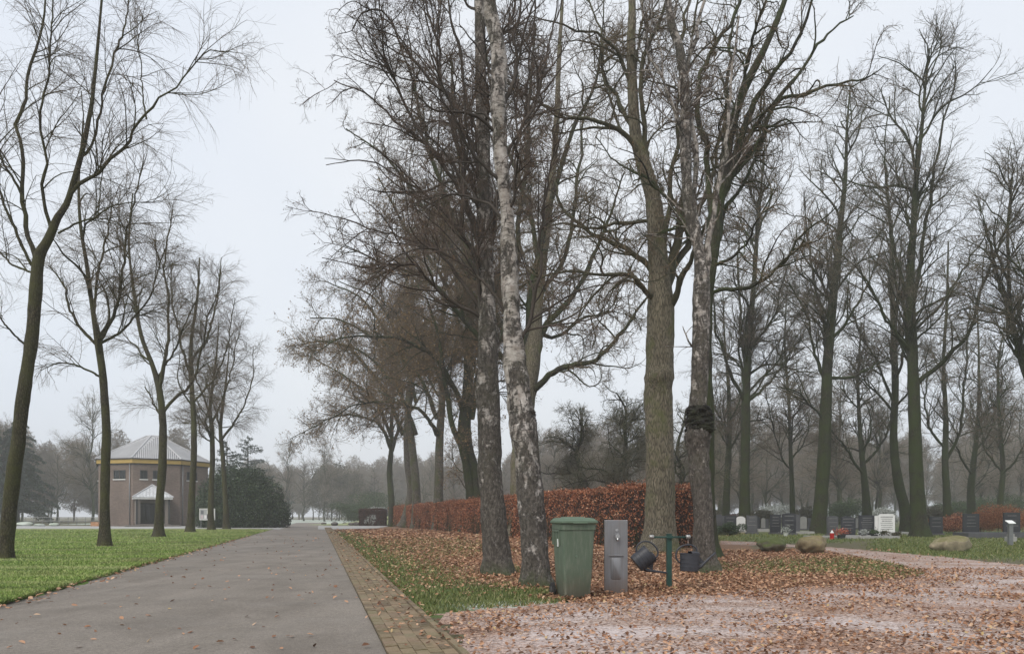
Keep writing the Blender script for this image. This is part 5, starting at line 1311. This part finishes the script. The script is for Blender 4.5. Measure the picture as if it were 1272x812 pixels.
# ================================================================== boulders and stones
def rock(name, label, cat, loc, sx_, sy_, sz_, mat, seed, rz=0, group=None, sub=5, rough=.12, tilt=0):
    import bmesh
    rg = np.random.default_rng(seed); bm = bmesh.new(); bmesh.ops.create_icosphere(bm, subdivisions=sub, radius=1)
    co_ = np.array([v.co[:] for v in bm.verts]); d = np.ones(len(co_))
    for k in range(14):
        fq = rg.normal(size=3) * (1.0 + k * .35); d += rough * math.sin(1) / (1 + k * .35) * np.sin(co_ @ fq + rg.uniform(0, 6.28))
    for _ in range(7):
        nv = rg.normal(size=3); nv /= np.linalg.norm(nv); h = rg.uniform(.72, .95); pr = (co_ * d[:, None]) @ nv; ex = np.maximum(pr - h, 0); co_ = co_ * d[:, None] - nv * (ex * .8)[:, None]; d = np.ones(len(co_))
    co_ = co_ * np.array([sx_, sy_, sz_]); co_[:, 2] += co_[:, 0] * tilt + sz_ * .72
    for v, p in zip(bm.verts, co_): v.co = p
    me = bpy.data.meshes.new(name); bm.to_mesh(me); bm.free(); me.materials.append(mat); me.polygons.foreach_set('use_smooth', [True] * len(me.polygons))
    o = link(name, me, None, loc); o.rotation_euler = (0, 0, rz); return tag(o, label, cat, group)
def stone_mat(name, a, b, moss, amt):
    t = NT(name); v = t.co('Object'); c = t.ramp(t.noise(v, 3.5, 7, .65, .3), [(.3, a), (.7, b)])
    g = t.n('ShaderNodeNewGeometry'); nz = t.sep(g.outputs['Normal'])[2]
    mk = t.ramp(t.math('ADD', t.math('MULTIPLY', nz, .45), t.noise(v, 2.6, 6, .7)), [(.75 - amt, 0.0), (.95 - amt, 1.0)])
    c = t.mix(mk, c, moss); c = t.mix(t.ramp(t.noise(v, 9, 5, .7), [(.5, 0.0), (.8, .5)]), c, tuple(x * 1.35 for x in b)); t.bump(t.noise(v, 9, 6, .6), .45, .02); return t.done(c, .9)
gb = 'boulders along the gravel path'
rock('boulder', 'moss-covered green boulder, left one of the pair beside the path', 'boulder', (gx(956, 22.6), 22.6, 0), .47, .36, .25, stone_mat('mossy_boulder', (.06, .06, .04), (.17, .16, .11), (.080, .100, .032), .26), 501, .2, gb, rough=.09)
rock('boulder', 'smooth olive-brown boulder, right one of the pair beside the path', 'boulder', (gx(1008, 21.4), 21.4, 0), .45, .40, .31, stone_mat('brown_boulder', (.12, .10, .06), (.26, .21, .125), (.16, .14, .06), .02), 502, -.1, gb, rough=.12)
rock('boulder', 'long flat-topped mossy boulder on the grass right of the path', 'boulder', (gx(1182, 23.0), 23.0, 0), .63, .42, .27, stone_mat('tan_boulder', (.13, .11, .075), (.34, .29, .20), (.15, .14, .06), .06), 503, .05, gb, rough=.10, tilt=.10)
gk = 'stones edging the crossing at the end of the road'
for k, (u, Y, s) in enumerate(((402, 97, .3), (416, 88, .42), (428, 96, .32), (437, 90, .34), (443, 89, .42))):
    rock('stone', ('small dark stone lying at the far end of the road', 'larger dark stone at the far end of the road, second from the left', 'small stone third from the left at the far end of the road', 'dark stone fourth from the left at the far end of the road', 'dark stone touching the end of the hedge')[k], 'stone',
         (gx(u, Y), Y, .0), s * 1.3, s, s * .6, simple('dark_stone', (.10, .09, .08), .9, var=.5), 510 + k, k, gk, sub=3)
for k, (u, Y, s) in enumerate(((30, 82, .6), (49, 80, .42), (68, 81, .48), (344, 75, .42))):
    rock('frosted_stone', ('frost-white stone farthest left behind the lawn', 'small frost-white stone, middle of the three behind the lawn', 'frost-white stone nearest the railing, behind the lawn', 'pale frosted stone at the right foot of the dark evergreen bush')[k], 'stone',
         (gx(u, Y), Y, .0), s * 1.4, s, s * .45, M['frostfield'], 520 + k, k, 'frosted stones at the crossing', sub=3)
# ================================================================== wheelie bin
def rrect(hx, hy, r, n=5):
    pts = []
    for cx, cy, a0 in ((hx - r, hy - r, 0), (-hx + r, hy - r, 90), (-hx + r, -hy + r, 180), (hx - r, -hy + r, 270)):
        for k in range(n): a = R(a0 + 90 * k / (n - 1)); pts.append((cx + r * math.cos(a), cy + r * math.sin(a)))
    return pts
def loft(m, secs, mt_=0, cap=(True, True)):
    """secs: (z, hx, hy, r, x offset)"""
    rings = [[(x + s[4], y, s[0] + (s[5] * x if len(s) > 5 else 0)) for x, y in rrect(*s[1:4])] for s in secs]; n = len(rings[0]); vs = sum(rings, []); fs = []
    for i in range(len(rings) - 1):
        for k in range(n): fs.append((i * n + k, i * n + (k + 1) % n, (i + 1) * n + (k + 1) % n, (i + 1) * n + k))
    if cap[0]: fs.append(tuple(range(n))[::-1])
    if cap[1]: fs.append(tuple((len(rings) - 1) * n + k for k in range(n)))
    m.add(vs, fs, mt_)
t = NT('green_bin_plastic'); v = t.co('Object'); z = t.sep(v)[2]
c = t.mix(t.noise(v, 5, 4), (.080, .112, .078), (.100, .136, .098))
dirt = t.math('ADD', t.math('MULTIPLY', z, -1.1), t.math('MULTIPLY', t.noise(v, 5, 7, .7), 1.1))
c = t.mix(t.ramp(dirt, [(.05, 0.0), (.5, .75)]), c, (.135, .125, .095))
c = t.mix(t.ramp(t.noise(t.co('Object', (9, 9, 1.2)), 3, 6, .7), [(.47, 0.0), (.75, .6)]), c, (.20, .215, .175))
t.bump(t.noise(v, 60, 4), .12, .003); M['binp'] = t.done(c, t.ramp(t.noise(v, 6, 5), [(.3, .38), (.7, .6)]))
M['rubber'] = simple('black_rubber', (.018, .018, .018), .8, bump=.1, scale=20)
M['lidp'] = simple('green_lid_plastic', (.105, .150, .105), .42, var=.18, scale=7, bump=.06)
M['labelw'] = simple('white_sticker', (.72, .74, .72), .5, bump=0)
bn = empty('wheelie_bin', (gx(712, 9.66), 9.66, 0), 'green wheelie bin with closed lid standing right of the birch pair', 'wheelie bin', rz=R(-76))
m = MB()
loft(m, [(.03, .165, .165, .035, .0), (.05, .18, .178, .035, .0), (.40, .205, .195, .035, .004), (.82, .228, .212, .035, .01), (.895, .232, .215, .035, .012), (.900, .243, .226, .035, .012), (.972, .247, .230, .035, .012), (.974, .22, .21, .03, .012)])
m.build('body', M['binp'], bn, auto=35)
m = MB()
for x in (-.19, -.13, -.02, .10): m.box(x - .010, x + .010, -.228, -.205, .70, .897)
m.box(-.20, .11, -.229, -.212, .872, .893)
for x in (-.19, -.13, -.02, .10): m.box(x - .010, x + .010, .205, .228, .70, .897)
m.build('side_ribs', M['binp'], bn, bevel=.004)['kind'] = 'stuff'
m = MB()
loft(m, [(.976, .256, .240, .04, .016), (.990, .268, .250, .045, .020), (1.012, .268, .250, .05, .020), (1.030, .240, .228, .05, .012), (1.046, .222, .212, .05, .006), (1.054, .17, .17, .05, .0)])
lid = m.build('lid', M['lidp'], bn, auto=35)
m = MB(); loft(m, [(1.0545, .11, .14, .03, -.03), (1.066, .095, .125, .03, -.03)]); m.build('lid_panel', M['lidp'], lid, auto=40)
m = MB(); m.box(.24, .297, -.10, .10, .978, .997); m.build('lid_grip', M['lidp'], lid, bevel=.006)
m = MB(); m.tube([(-.285, -.19, 1.02), (-.285, .19, 1.02)], .014, 12)
for y in (-.17, -.06, .06, .17): m.box(-.292, -.21, y - .012, y + .012, .965, 1.026)
m.build('handle', M['lidp'], bn, bevel=.003)
for sgn in (-1, 1):
    m = MB(); y0 = sgn * .195; y1 = sgn * .24
    m.tube([(-.20, y0, .10), (-.20, y0 + sgn * .008, .10), (-.20, y1 - sgn * .008, .10), (-.20, y1, .10)], [.088, .10, .10, .088], 24); wh = m.build('wheel', M['rubber'], bn, auto=40)
    m = MB(); m.tube([(-.20, y1 - sgn * .002, .10), (-.20, y1 + sgn * .006, .10)], [.05, .045], 16); m.build('hub', simple('hub_plastic', (.05, .05, .05), .5, bump=0), wh, auto=40)
m = MB(); m.tube([(-.20, -.205, .10), (-.20, .205, .10)], .011, 8); m.build('axle', M['ironpost'], bn, smooth=True)
m = MB(); m.box(-.02, .03, -.2135, -.2085, .68, .78, top=(-.02, .03, -.2185, -.2135)); m.build('sticker', M['labelw'], bn)
m = MB(); m.tube([(.212, -.03, .56), (.226, -.03, .56)], [.020, .014], 14); m.build('boss', M['lidp'], bn, smooth=False)

# ================================================================== tap panel
t = NT('brushed_steel'); v = t.co('Object'); 
c = t.ramp(t.noise(t.co('Object', (60, 1, 1.0)), 2.0, 4, .6), [(.3, (.20, .205, .215)), (.7, (.27, .275, .29))])
c = t.mix(t.ramp(t.noise(t.co('Object', (6, 1, 1.2)), 2.2, 6, .65), [(.42, 0.0), (.8, .55)]), c, (.20, .175, .155))
c = t.mix(t.ramp(t.math('ADD', t.sep(v)[2], t.math('MULTIPLY', t.noise(v, 8, 5), .25)), [(.12, .8), (.42, 0.0)]), c, (.19, .14, .11))
M['steel'] = t.done(c, t.ramp(t.noise(v, 9, 5, .7), [(.3, .36), (.7, .55)]), .75)
tp = empty('tap_panel', (gx(765, 10.15), 10.15, 0), 'upright brushed steel slab with a round tap, between the bin and the watering cans', 'water tap', rz=R(-4))
m = MB(); m.box(-.158, .158, -.045, .045, -.02, 1.02); m.build('panel', M['steel'], tp, bevel=.006)
m = MB(); loft(m, [(-.0, .075, .15, .03, 0), (.005, .067, .142, .03, 0)]); 
pp = m.v; m2 = MB(); m2.add([(x, -.0455 - z, y + .36) for x, y, z in pp], m.f); m2.build('pressing', M['steel'], tp, auto=30)
m = MB(); m.box(-.10, .10, -.075, -.046, .535, .547); m.build('drip_ledge', M['steel'], tp, bevel=.003)
M['chrome'] = simple('dull_chrome', (.55, .55, .56), .22, 1.0, var=.1, bump=0)
m = MB(); m.tube([(.015, -.046, .80), (.015, -.055, .80)], [.042, .040], 20); m.tube([(.015, -.054, .80), (.015, -.10, .80)], [.017, .017], 14); m.tube([(.015, -.098, .80), (.015, -.118, .80)], [.034, .030], 20); tpp_ = m.build('tap', M['chrome'], tp, auto=40)
m = MB(); m.tube([(.015, -.07, .80), (.015, -.095, .785), (.015, -.112, .76), (.015, -.114, .735)], .012, 10); m.build('spout', M['chrome'], tpp_, smooth=True)
m = MB(); m.tube([(.01, -.046, .885), (.01, -.052, .885)], .02, 14); m.build('lock', M['chrome'], tp, auto=40)
m = MB()
for x in (-.135, .135):
    for z in (.03, .985): m.tube([(x, -.0455, z), (x, -.0505, z)], .006, 8)
m.build('rivets', M['chrome'], tp)['kind'] = 'stuff'

# ================================================================== post with watering cans
M['gpaint'] = simple('dark_green_paint', (.018, .055, .045), .45, var=.35, scale=9, bump=.08)
M['galv'] = simple('galvanised_steel', (.34, .34, .33), .4, .6, var=.3, scale=14, bump=.05)
YP = 10.95; px_ = gx(831, YP)
ps = empty('can_stand', (px_, YP, 0), 'dark green T-shaped post holding two hanging watering cans', 'post', rz=R(3))
m = MB(); m.box(-.036, .036, -.036, .036, -.05, .80); m.build('post', M['gpaint'], ps, bevel=.006)
m = MB(); m.box(-.040, .040, -.040, .040, .802, .815); m.build('post_cap', M['gpaint'], ps, bevel=.004)
m = MB(); m.tube([(-.25, -.05, .765), (.25, -.05, .765)], .014, 14); m.build('crossbar', M['gpaint'], ps, smooth=True)
m = MB(); m.box(-.045, .045, -.066, -.0365, .745, .785); m.build('bracket', M['gpaint'], ps, bevel=.003)
def chain(m, a, b):
    a = np.array(a); b = np.array(b); n = max(3, int(np.linalg.norm(b - a) / .017))
    for k in range(n):
        c_ = a + (b - a) * (k + .5) / n; r1, r2 = .011, .0065
        ax_ = (1, 0, 0) if k % 2 else (0, 1, 0)
        ring_ = [c_ + np.array(ax_) * r2 * math.cos(w_) + np.array([0, 0, 1]) * r1 * math.sin(w_) for w_ in np.linspace(0, 2 * math.pi, 9)]
        m.tube(ring_, .0019, 5, cap=False)
for sgn in (-1, 1):
    m = MB(); x = sgn * .272; m.tube([(x - .032, -.05, .770), (x - .026, -.05, .770), (x + .026, -.05, .770), (x + .032, -.05, .770)], [.024, .031, .031, .024], 14); lk = m.build('coin_lock', M['galv'], ps, auto=50)
    m = MB(); chain(m, (x, -.05, .742), (x, -.05, .648 if sgn > 0 else .66)); m.build('chain', M['galv'], lk, smooth=True)['kind'] = 'stuff'
M['can'] = simple('dark_grey_can_plastic', (.040, .043, .052), .45, var=.3, scale=10, bump=.08)
M['caninside'] = simple('can_inside', (.012, .012, .014), .7, bump=0)
def can(name, label, loc, ry, rz, group):
    r = empty(name, loc, label, 'watering can', group); r.rotation_euler = (0, ry, rz)
    m = MB(); n = 28
    prof = [(.0, .118), (.006, .128), (.06, .133), (.062, .137), (.072, .137), (.074, .133), (.115, .134), (.117, .139), (.128, .139), (.130, .134), (.175, .135), (.177, .140), (.188, .140), (.190, .136), (.245, .138), (.25, .144), (.262, .144), (.263, .132)]
    vs = []; fs = []
    for z, q in prof:
        for k in range(n): a = 2 * math.pi * k / n; vs.append((q * 1.06 * math.cos(a), q * .82 * math.sin(a), z))
    for i in range(len(prof) - 1):
        for k in range(n): k2 = (k + 1) % n; fs.append((i * n + k, i * n + k2, (i + 1) * n + k2, (i + 1) * n + k))
    # inner wall and floor
    b0 = len(vs)
    for z, q in ((.25, .129), (.02, .122)):
        for k in range(n): a = 2 * math.pi * k / n; vs.append((q * 1.06 * math.cos(a), q * .82 * math.sin(a), z))
    tpn = (len(prof) - 1) * n
    for k in range(n): k2 = (k + 1) % n; fs.append((tpn + k, tpn + k2, b0 + k2, b0 + k)); fs.append((b0 + k, b0 + k2, b0 + n + k2, b0 + n + k))
    fs.append(tuple(b0 + n + k for k in range(n))); fs.append(tuple(range(n))[::-1])
    m.add(vs, fs); bd = m.build('body', M['can'], r, auto=40)
    m = MB(); hv_ = []; hf = []          # half hood over the front of the opening
    for i, (z, q) in enumerate(((.264, 1.0), (.285, .90), (.292, .72))):
        for k in range(13): a = -math.pi / 2 + math.pi * k / 12; hv_.append((.135 * 1.06 * q * math.cos(a) , .135 * .82 * q * math.sin(a), z))
    for i in range(2):
        for k in range(12): hf.append((i * 13 + k, i * 13 + k + 1, (i + 1) * 13 + k + 1, (i + 1) * 13 + k))
    hf.append(tuple(range(26, 39))); m.add(hv_, hf); ho_ = m.build('hood', M['can'], r, auto=50)
    sd_ = ho_.modifiers.new('solid', 'SOLIDIFY'); sd_.thickness = .004
    m = MB(); hp = [(.10, 0, .285), (.095, 0, .33), (.05, 0, .372), (-.02, 0, .386), (-.10, 0, .374), (-.17, 0, .33), (-.205, 0, .265), (-.205, 0, .20), (-.18, 0, .15), (-.138, 0, .115)]
    q_, r_ = resample([np.array(p) for p in hp], [.013] * len(hp), 30); m.tube(list(q_), list(r_), 10); m.build('handle', M['can'], r, smooth=True)
    m = MB(); m.tube([(.11, 0, .05), (.17, 0, .075), (.22, 0, .125), (.31, 0, .215), (.385, 0, .285)], [.034, .027, .020, .016, .014], 14); m.build('spout', M['can'], r, smooth=True)
    m = MB(); m.prism([(.13, .10), (.22, .14), (.14, .22)], -.004, .004); m.build('spout_web', M['can'], r)
    return r
gw = 'watering cans hanging from the green post'
hx_ = px_ + .272
can('watering_can', 'dark grey watering can hanging level at the right of the green post, spout right', (hx_ + .015, YP - .055, .652 - .386 + .0), R(2), R(4), gw)
th = R(52); Lx, Lz = -.06, .384
# hang the left can by the back of its handle: put that handle point under the left lock
wx = Lx * math.cos(th) + Lz * math.sin(th); wz = -Lx * math.sin(th) + Lz * math.cos(th)
can('watering_can', 'dark grey watering can hanging tipped on its side at the left of the green post', (px_ - .272 - wx + .035, YP - .075, .652 - wz), th, R(0), gw)

# ================================================================== graves
def granite(name, col, rough=.28):
    t = NT(name); v = t.co('Object'); c = t.ramp(t.noise(v, 60, 3, .8), [(.35, tuple(a * .6 for a in col)), (.65, tuple(a * 1.5 for a in col))])
    c = t.mix(t.ramp(t.noise(v, 2.5, 5, .6), [(.45, 0.0), (.8, .35)]), c, tuple(min(1, a * 2 + .03) for a in col)); return t.done(c, rough)
M['gran'] = granite('dark_granite', (.030, .032, .038)); M['gran2'] = granite('grey_granite', (.07, .072, .078), .5); M['marble'] = simple('white_marble', (.66, .66, .65), .5, var=.12, scale=3, bump=.05)
M['slab'] = simple('pale_grave_kerb', (.30, .295, .28), .8, var=.3, scale=3, bump=.2)
M['letter'] = simple('pale_lettering', (.20, .20, .19), .6, bump=0); M['letterd'] = simple('dark_lettering', (.05, .05, .05), .6, bump=0)
def profile(kind, w, h):
    if kind == 'flat': return [(-w, 0), (w, 0), (w, h), (-w, h)]
    if kind == 'arc': return [(-w, 0), (w, 0), (w, h * .93)] + [(w * math.cos(a), h * .93 + h * .07 * math.sin(a)) for a in np.linspace(.15, math.pi - .15, 9)] + [(-w, h * .93)]
    if kind == 'round': return [(-w, 0), (w, 0), (w, h * .80)] + [(w * math.cos(a), h * .80 + h * .20 * math.sin(a)) for a in np.linspace(.1, math.pi - .1, 11)] + [(-w, h * .80)]
    if kind == 'slant': return [(-w, 0), (w, 0), (w * .97, h * .95), (-w, h)]
    if kind == 'wave': return [(-w, 0), (w, 0), (w, h * .9), (w * .6, h * .92), (w * .2, h * .99), (-w * .3, h), (-w * .7, h * .95), (-w, h * .93)]
    if kind == 'notch': return [(-w, 0), (w, 0), (w, h * .93), (w * .82, h * .95), (w * .82, h), (-w * .82, h), (-w * .82, h * .95), (-w, h * .93)]
def stone(u, wpx, vt, Y, kind, mt_, lb, rows=4, rz=0, letter='letter', group='gravestones', plinth=True, name='gravestone'):
    w = wpx / F * Y / 2; h = CAMH - (vt - V0) / F * Y
    r = empty(name, (gx(u, Y), Y, 0), lb, 'gravestone', group, R(rz)); ph = .10 if plinth else 0
    m = MB(); pr = [(x, z + ph + (.002 if plinth else -.02)) for x, z in profile(kind, w, h - ph)]; m.prism(pr, -.05, .05); m.build('headstone', M[mt_], r, bevel=.008)
    if plinth: m = MB(); m.box(-w - .07, w + .07, -.13, .13, -.03, ph); m.build('plinth', M['gran2' if mt_ != 'marble' else 'slab'], r, bevel=.008)
    if rows:
        rg = np.random.default_rng(int(u)); m = MB()
        for k in range(rows):
            z = ph + (h - ph) * (.86 - .66 * k / max(rows, 1)); ww = w * rg.uniform(.45, .78); x = -ww; hh = (h * .028) * (1.35 if k in (0, 2) else 1)
            while x < ww:
                l = rg.uniform(.02, .05); m.box(x, min(ww, x + l), -.053, -.0505, z - hh / 2, z + hh / 2); x += l + .018
        m.build('inscription', M[letter], r)['kind'] = 'stuff'
    return r
ST = [(894, 10, 638.5, 50, 'wave', 'gran2', 'rough dark gravestone farthest left, beside the burred birch', 0, 6), (907, 15, 640, 49, 'flat', 'gran', 'wide dark gravestone behind the dark green shrub', 3, -4),
      (920, 11.5, 641.0, 50, 'round', 'marble', 'white gravestone with a rounded top behind the green shrub', 0, 3), (934, 13, 639.5, 45, 'slant', 'gran2', 'grey upright gravestone right of the round-topped white one', 3, -6),
      (963, 13.5, 638.8, 44.5, 'flat', 'gran', 'narrow flat-topped dark gravestone left of the curved-topped one', 4, 3), (980, 17, 637.0, 43, 'arc', 'gran', 'dark gravestone with a curved top, with a white vase before it', 3, 0),
      (989.5, 7.5, 638.8, 45.5, 'flat', 'gran2', 'narrow dark stone half hidden behind the curved-topped gravestone', 0, -12), (1034, 14, 640.5, 41, 'arc', 'gran2', 'grey gravestone directly right of the tall mossy tree, behind the red lantern', 3, 4),
      (1053.5, 17.5, 640.8, 38.5, 'wave', 'gran', 'dark gravestone with a wavy top, behind the red flowers', 4, -3), (1076.5, 19.5, 639.6, 38.5, 'flat', 'gran', 'dark flat-topped gravestone immediately left of the white one', 6, 0),
      (1101, 20.5, 638.0, 38, 'notch', 'marble', 'large white gravestone with stepped top corners and dark lettering', 7, 0), (1162.5, 17, 641.0, 42, 'slant', 'gran', 'dark gravestone right of the tall straight tree, left of the reddish shrub', 3, 3),
      (1206, 19.5, 637.8, 42, 'flat', 'gran', 'dark gravestone before the left orange shrub, above the long boulder', 4, -3), (1256.5, 21, 636.2, 38, 'flat', 'gran', 'dark gravestone at the right edge, behind the short grey sign post', 3, 2)]
for u, wp, vt, Y, kd, mt_, lb, rw, rz in ST:
    stone(u, wp, vt, Y, kd, mt_, lb, rw, rz, 'letterd' if mt_ == 'marble' else 'letter')
stone(1089, 5, 640.5, 38.1, 'flat', 'marble', 'slim white stone pillar touching the left side of the large white gravestone', 0, 0, name='stone_pillar')
for u, wp, vt, Y, kd, mt_, lb in ((948, 5, 643, 62, 'round', 'slab', 'small pale stone in the back row, above the frosted kerb left'), (952, 6, 644, 66, 'flat', 'gran2', 'small grey stone in the back row beside the small pale one'), (941, 6, 642, 60, 'arc', 'gran', 'small dark stone in the back row right of the grey upright one'),
                               (998, 8, 641, 58, 'round', 'slab', 'pale stone in the back row right of the curved-topped stone'), (1006, 6, 643, 60, 'flat', 'gran2', 'small grey stone in the back row touching the mossy tree'), (1066, 6, 643, 62, 'flat', 'slab', 'pale back-row stone seen between two dark gravestones'),
                               (1122, 7, 643, 60, 'arc', 'gran2', 'grey back-row stone seen between the white gravestone and the straight tree'), (1186, 7, 646, 56, 'flat', 'gran2', 'small grey back-row stone by the reddish shrub'), (884, 6, 644, 56, 'round', 'slab', 'pale stone showing just right of the burred birch')):
    stone(u, wp, vt, Y, kd, mt_, lb, 0, 0, group='gravestones in the back row')
def kerbset(name, label, u0, u1, Y0, depth, h, mat, cat='grave border'):
    r = empty(name, (gx((u0 + u1) / 2, Y0), Y0, 0), label, cat, 'kerbs round the graves'); w = (u1 - u0) / F * Y0 / 2
    for nm, b in (('kerb', (-w, w, 0, .12)), ('kerb', (-w, w, depth - .12, depth)), ('kerb', (-w, -w + .12, .122, depth - .122)), ('kerb', (w - .12, w, .122, depth - .122))):
        m = MB(); m.box(b[0], b[1], b[2], b[3], -.02, h); m.build(nm, M[mat], r, bevel=.008)
    m = MB(); m.box(-w + .122, w - .122, .122, depth - .122, -.02, h * .5); m.build('gravel_bed', M['gran2'], r); return r
kerbset('grave_border', 'pale frosted kerb before the red lantern and flowers', 1018, 1066, 35.6, 2.0, .10, 'slab')
kerbset('grave_border', 'pale kerb before the white gravestone', 1068, 1118, 35.8, 1.9, .12, 'slab')
kerbset('grave_border', 'low dark grey kerb from the long boulder to the right edge', 1203, 1300, 36.2, 1.3, .27, 'gran2')
kerbset('grave_border', 'frosted flat border behind the narrow flat-topped gravestone', 942, 975, 52, 2.4, .16, 'slab')
kerbset('grave_border', 'frosted border left of the tall mossy tree', 984, 1012, 44.6, 1.2, .16, 'slab')
kerbset('grave_border', 'pale border left of the tall straight tree', 1112, 1134, 44, 2.0, .14, 'slab')
# small grave goods
M['red'] = simple('red_glass', (.42, .02, .02), .3, bump=0); M['redleaf'] = island_mat('red_flowers', [(0, (.22, .05, .03)), (.6, (.42, .11, .07)), (1, (.5, .3, .2))], .7)
r = empty('grave_lantern', (gx(1033.5, 34.8), 34.8, 0), 'small red grave lantern on the pale kerb', 'lantern'); m = MB(); m.tube([(0, 0, 0), (0, 0, .04), (0, 0, .05), (0, 0, .27), (0, 0, .29)], [.12, .12, .09, .10, .07], 14); m.build('glass', M['red'], r, auto=40)
m = MB(); m.tube([(0, 0, .292), (0, 0, .32), (0, 0, .38), (0, 0, .42)], [.09, .08, .035, .02], 14); m.build('cap', M['labelw'], r, auto=40)
def pot(name, label, u, Y, mat, potmat, h, w, cat='flower pot', n=260):
    r = empty(name, (gx(u, Y), Y, 0), label, cat, 'flowers and vases on the graves'); m = MB(); m.tube([(0, 0, 0), (0, 0, h * .4), (0, 0, h * .42)], [w * .3, w * .42, w * .45], 14); m.build('pot', M[potmat], r, auto=40)
    rg = np.random.default_rng(int(u)); c = rg.normal(size=(n, 3)) * [w * .35, w * .25, h * .16] + [0, 0, h * .72]; v, f = quads(rg, c, .08); link('flowers', npmesh('flowers', [(v, f, 0)], M[mat], False), r)
pot('flower_pot', 'red-orange flowers in a low bowl before the wavy-topped gravestone', 1045, 35.2, 'redleaf', 'gran2', .48, .5)
pot('flower_vase', 'white vase with frosted flowers before the curved-topped gravestone', 976, 40.2, 'frostleaf', 'marble', .5, .34)
pot('flower_pot', 'green potted plant at the left foot of the large white gravestone', 1086, 36.3, 'scrub_green', 'gran2', .42, .42)
pot('flower_pot', 'small dark potted plant before the large white gravestone', 1099, 36.2, 'scrub', 'marble', .36, .34)
pot('flower_pot', 'pale pot of withered flowers before the dark flat-topped gravestone', 1073, 36.3, 'frostleaf', 'slab', .40, .28)
pot('flower_pot', 'white flowers just right of the burred birch foot', 889, 43, 'frostleaf', 'gran2', .42, .4)
pot('flower_pot', 'withered brown plant in a pot right of the white gravestone', 1113, 36.1, 'scrub', 'gran2', .30, .34)
# sign post at the right
r = empty('sign_post', (gx(1255, 27.2), 27.2, 0), 'short grey post with a slanted white plate on top, near the right edge', 'sign post'); m = MB(); m.box(-.075, .075, -.06, .06, -.03, .80); m.build('post', M['ironpost'], r, bevel=.008)
m = MB(); m.add([(-.13, -.12, .80), (.13, -.12, .80), (.13, .10, .90), (-.13, .10, .90), (-.13, -.12, .83), (.13, -.12, .83), (.13, .10, .93), (-.13, .10, .93)], [(3, 2, 1, 0), (4, 5, 6, 7), (0, 1, 5, 4), (1, 2, 6, 5), (2, 3, 7, 6), (3, 0, 4, 7)]); m.build('plate', M['labelw'], r, bevel=.004)
r = empty('stone_block', (gx(1255.5, 31), 31, 0), 'small pale stone block behind the foot of the grey sign post', 'stone block'); m = MB(); m.box(-.2, .2, -.1, .1, -.02, .22); m.box(-.12, .12, -.07, .07, .222, .34); m.build('block', M['slab'], r, bevel=.01)
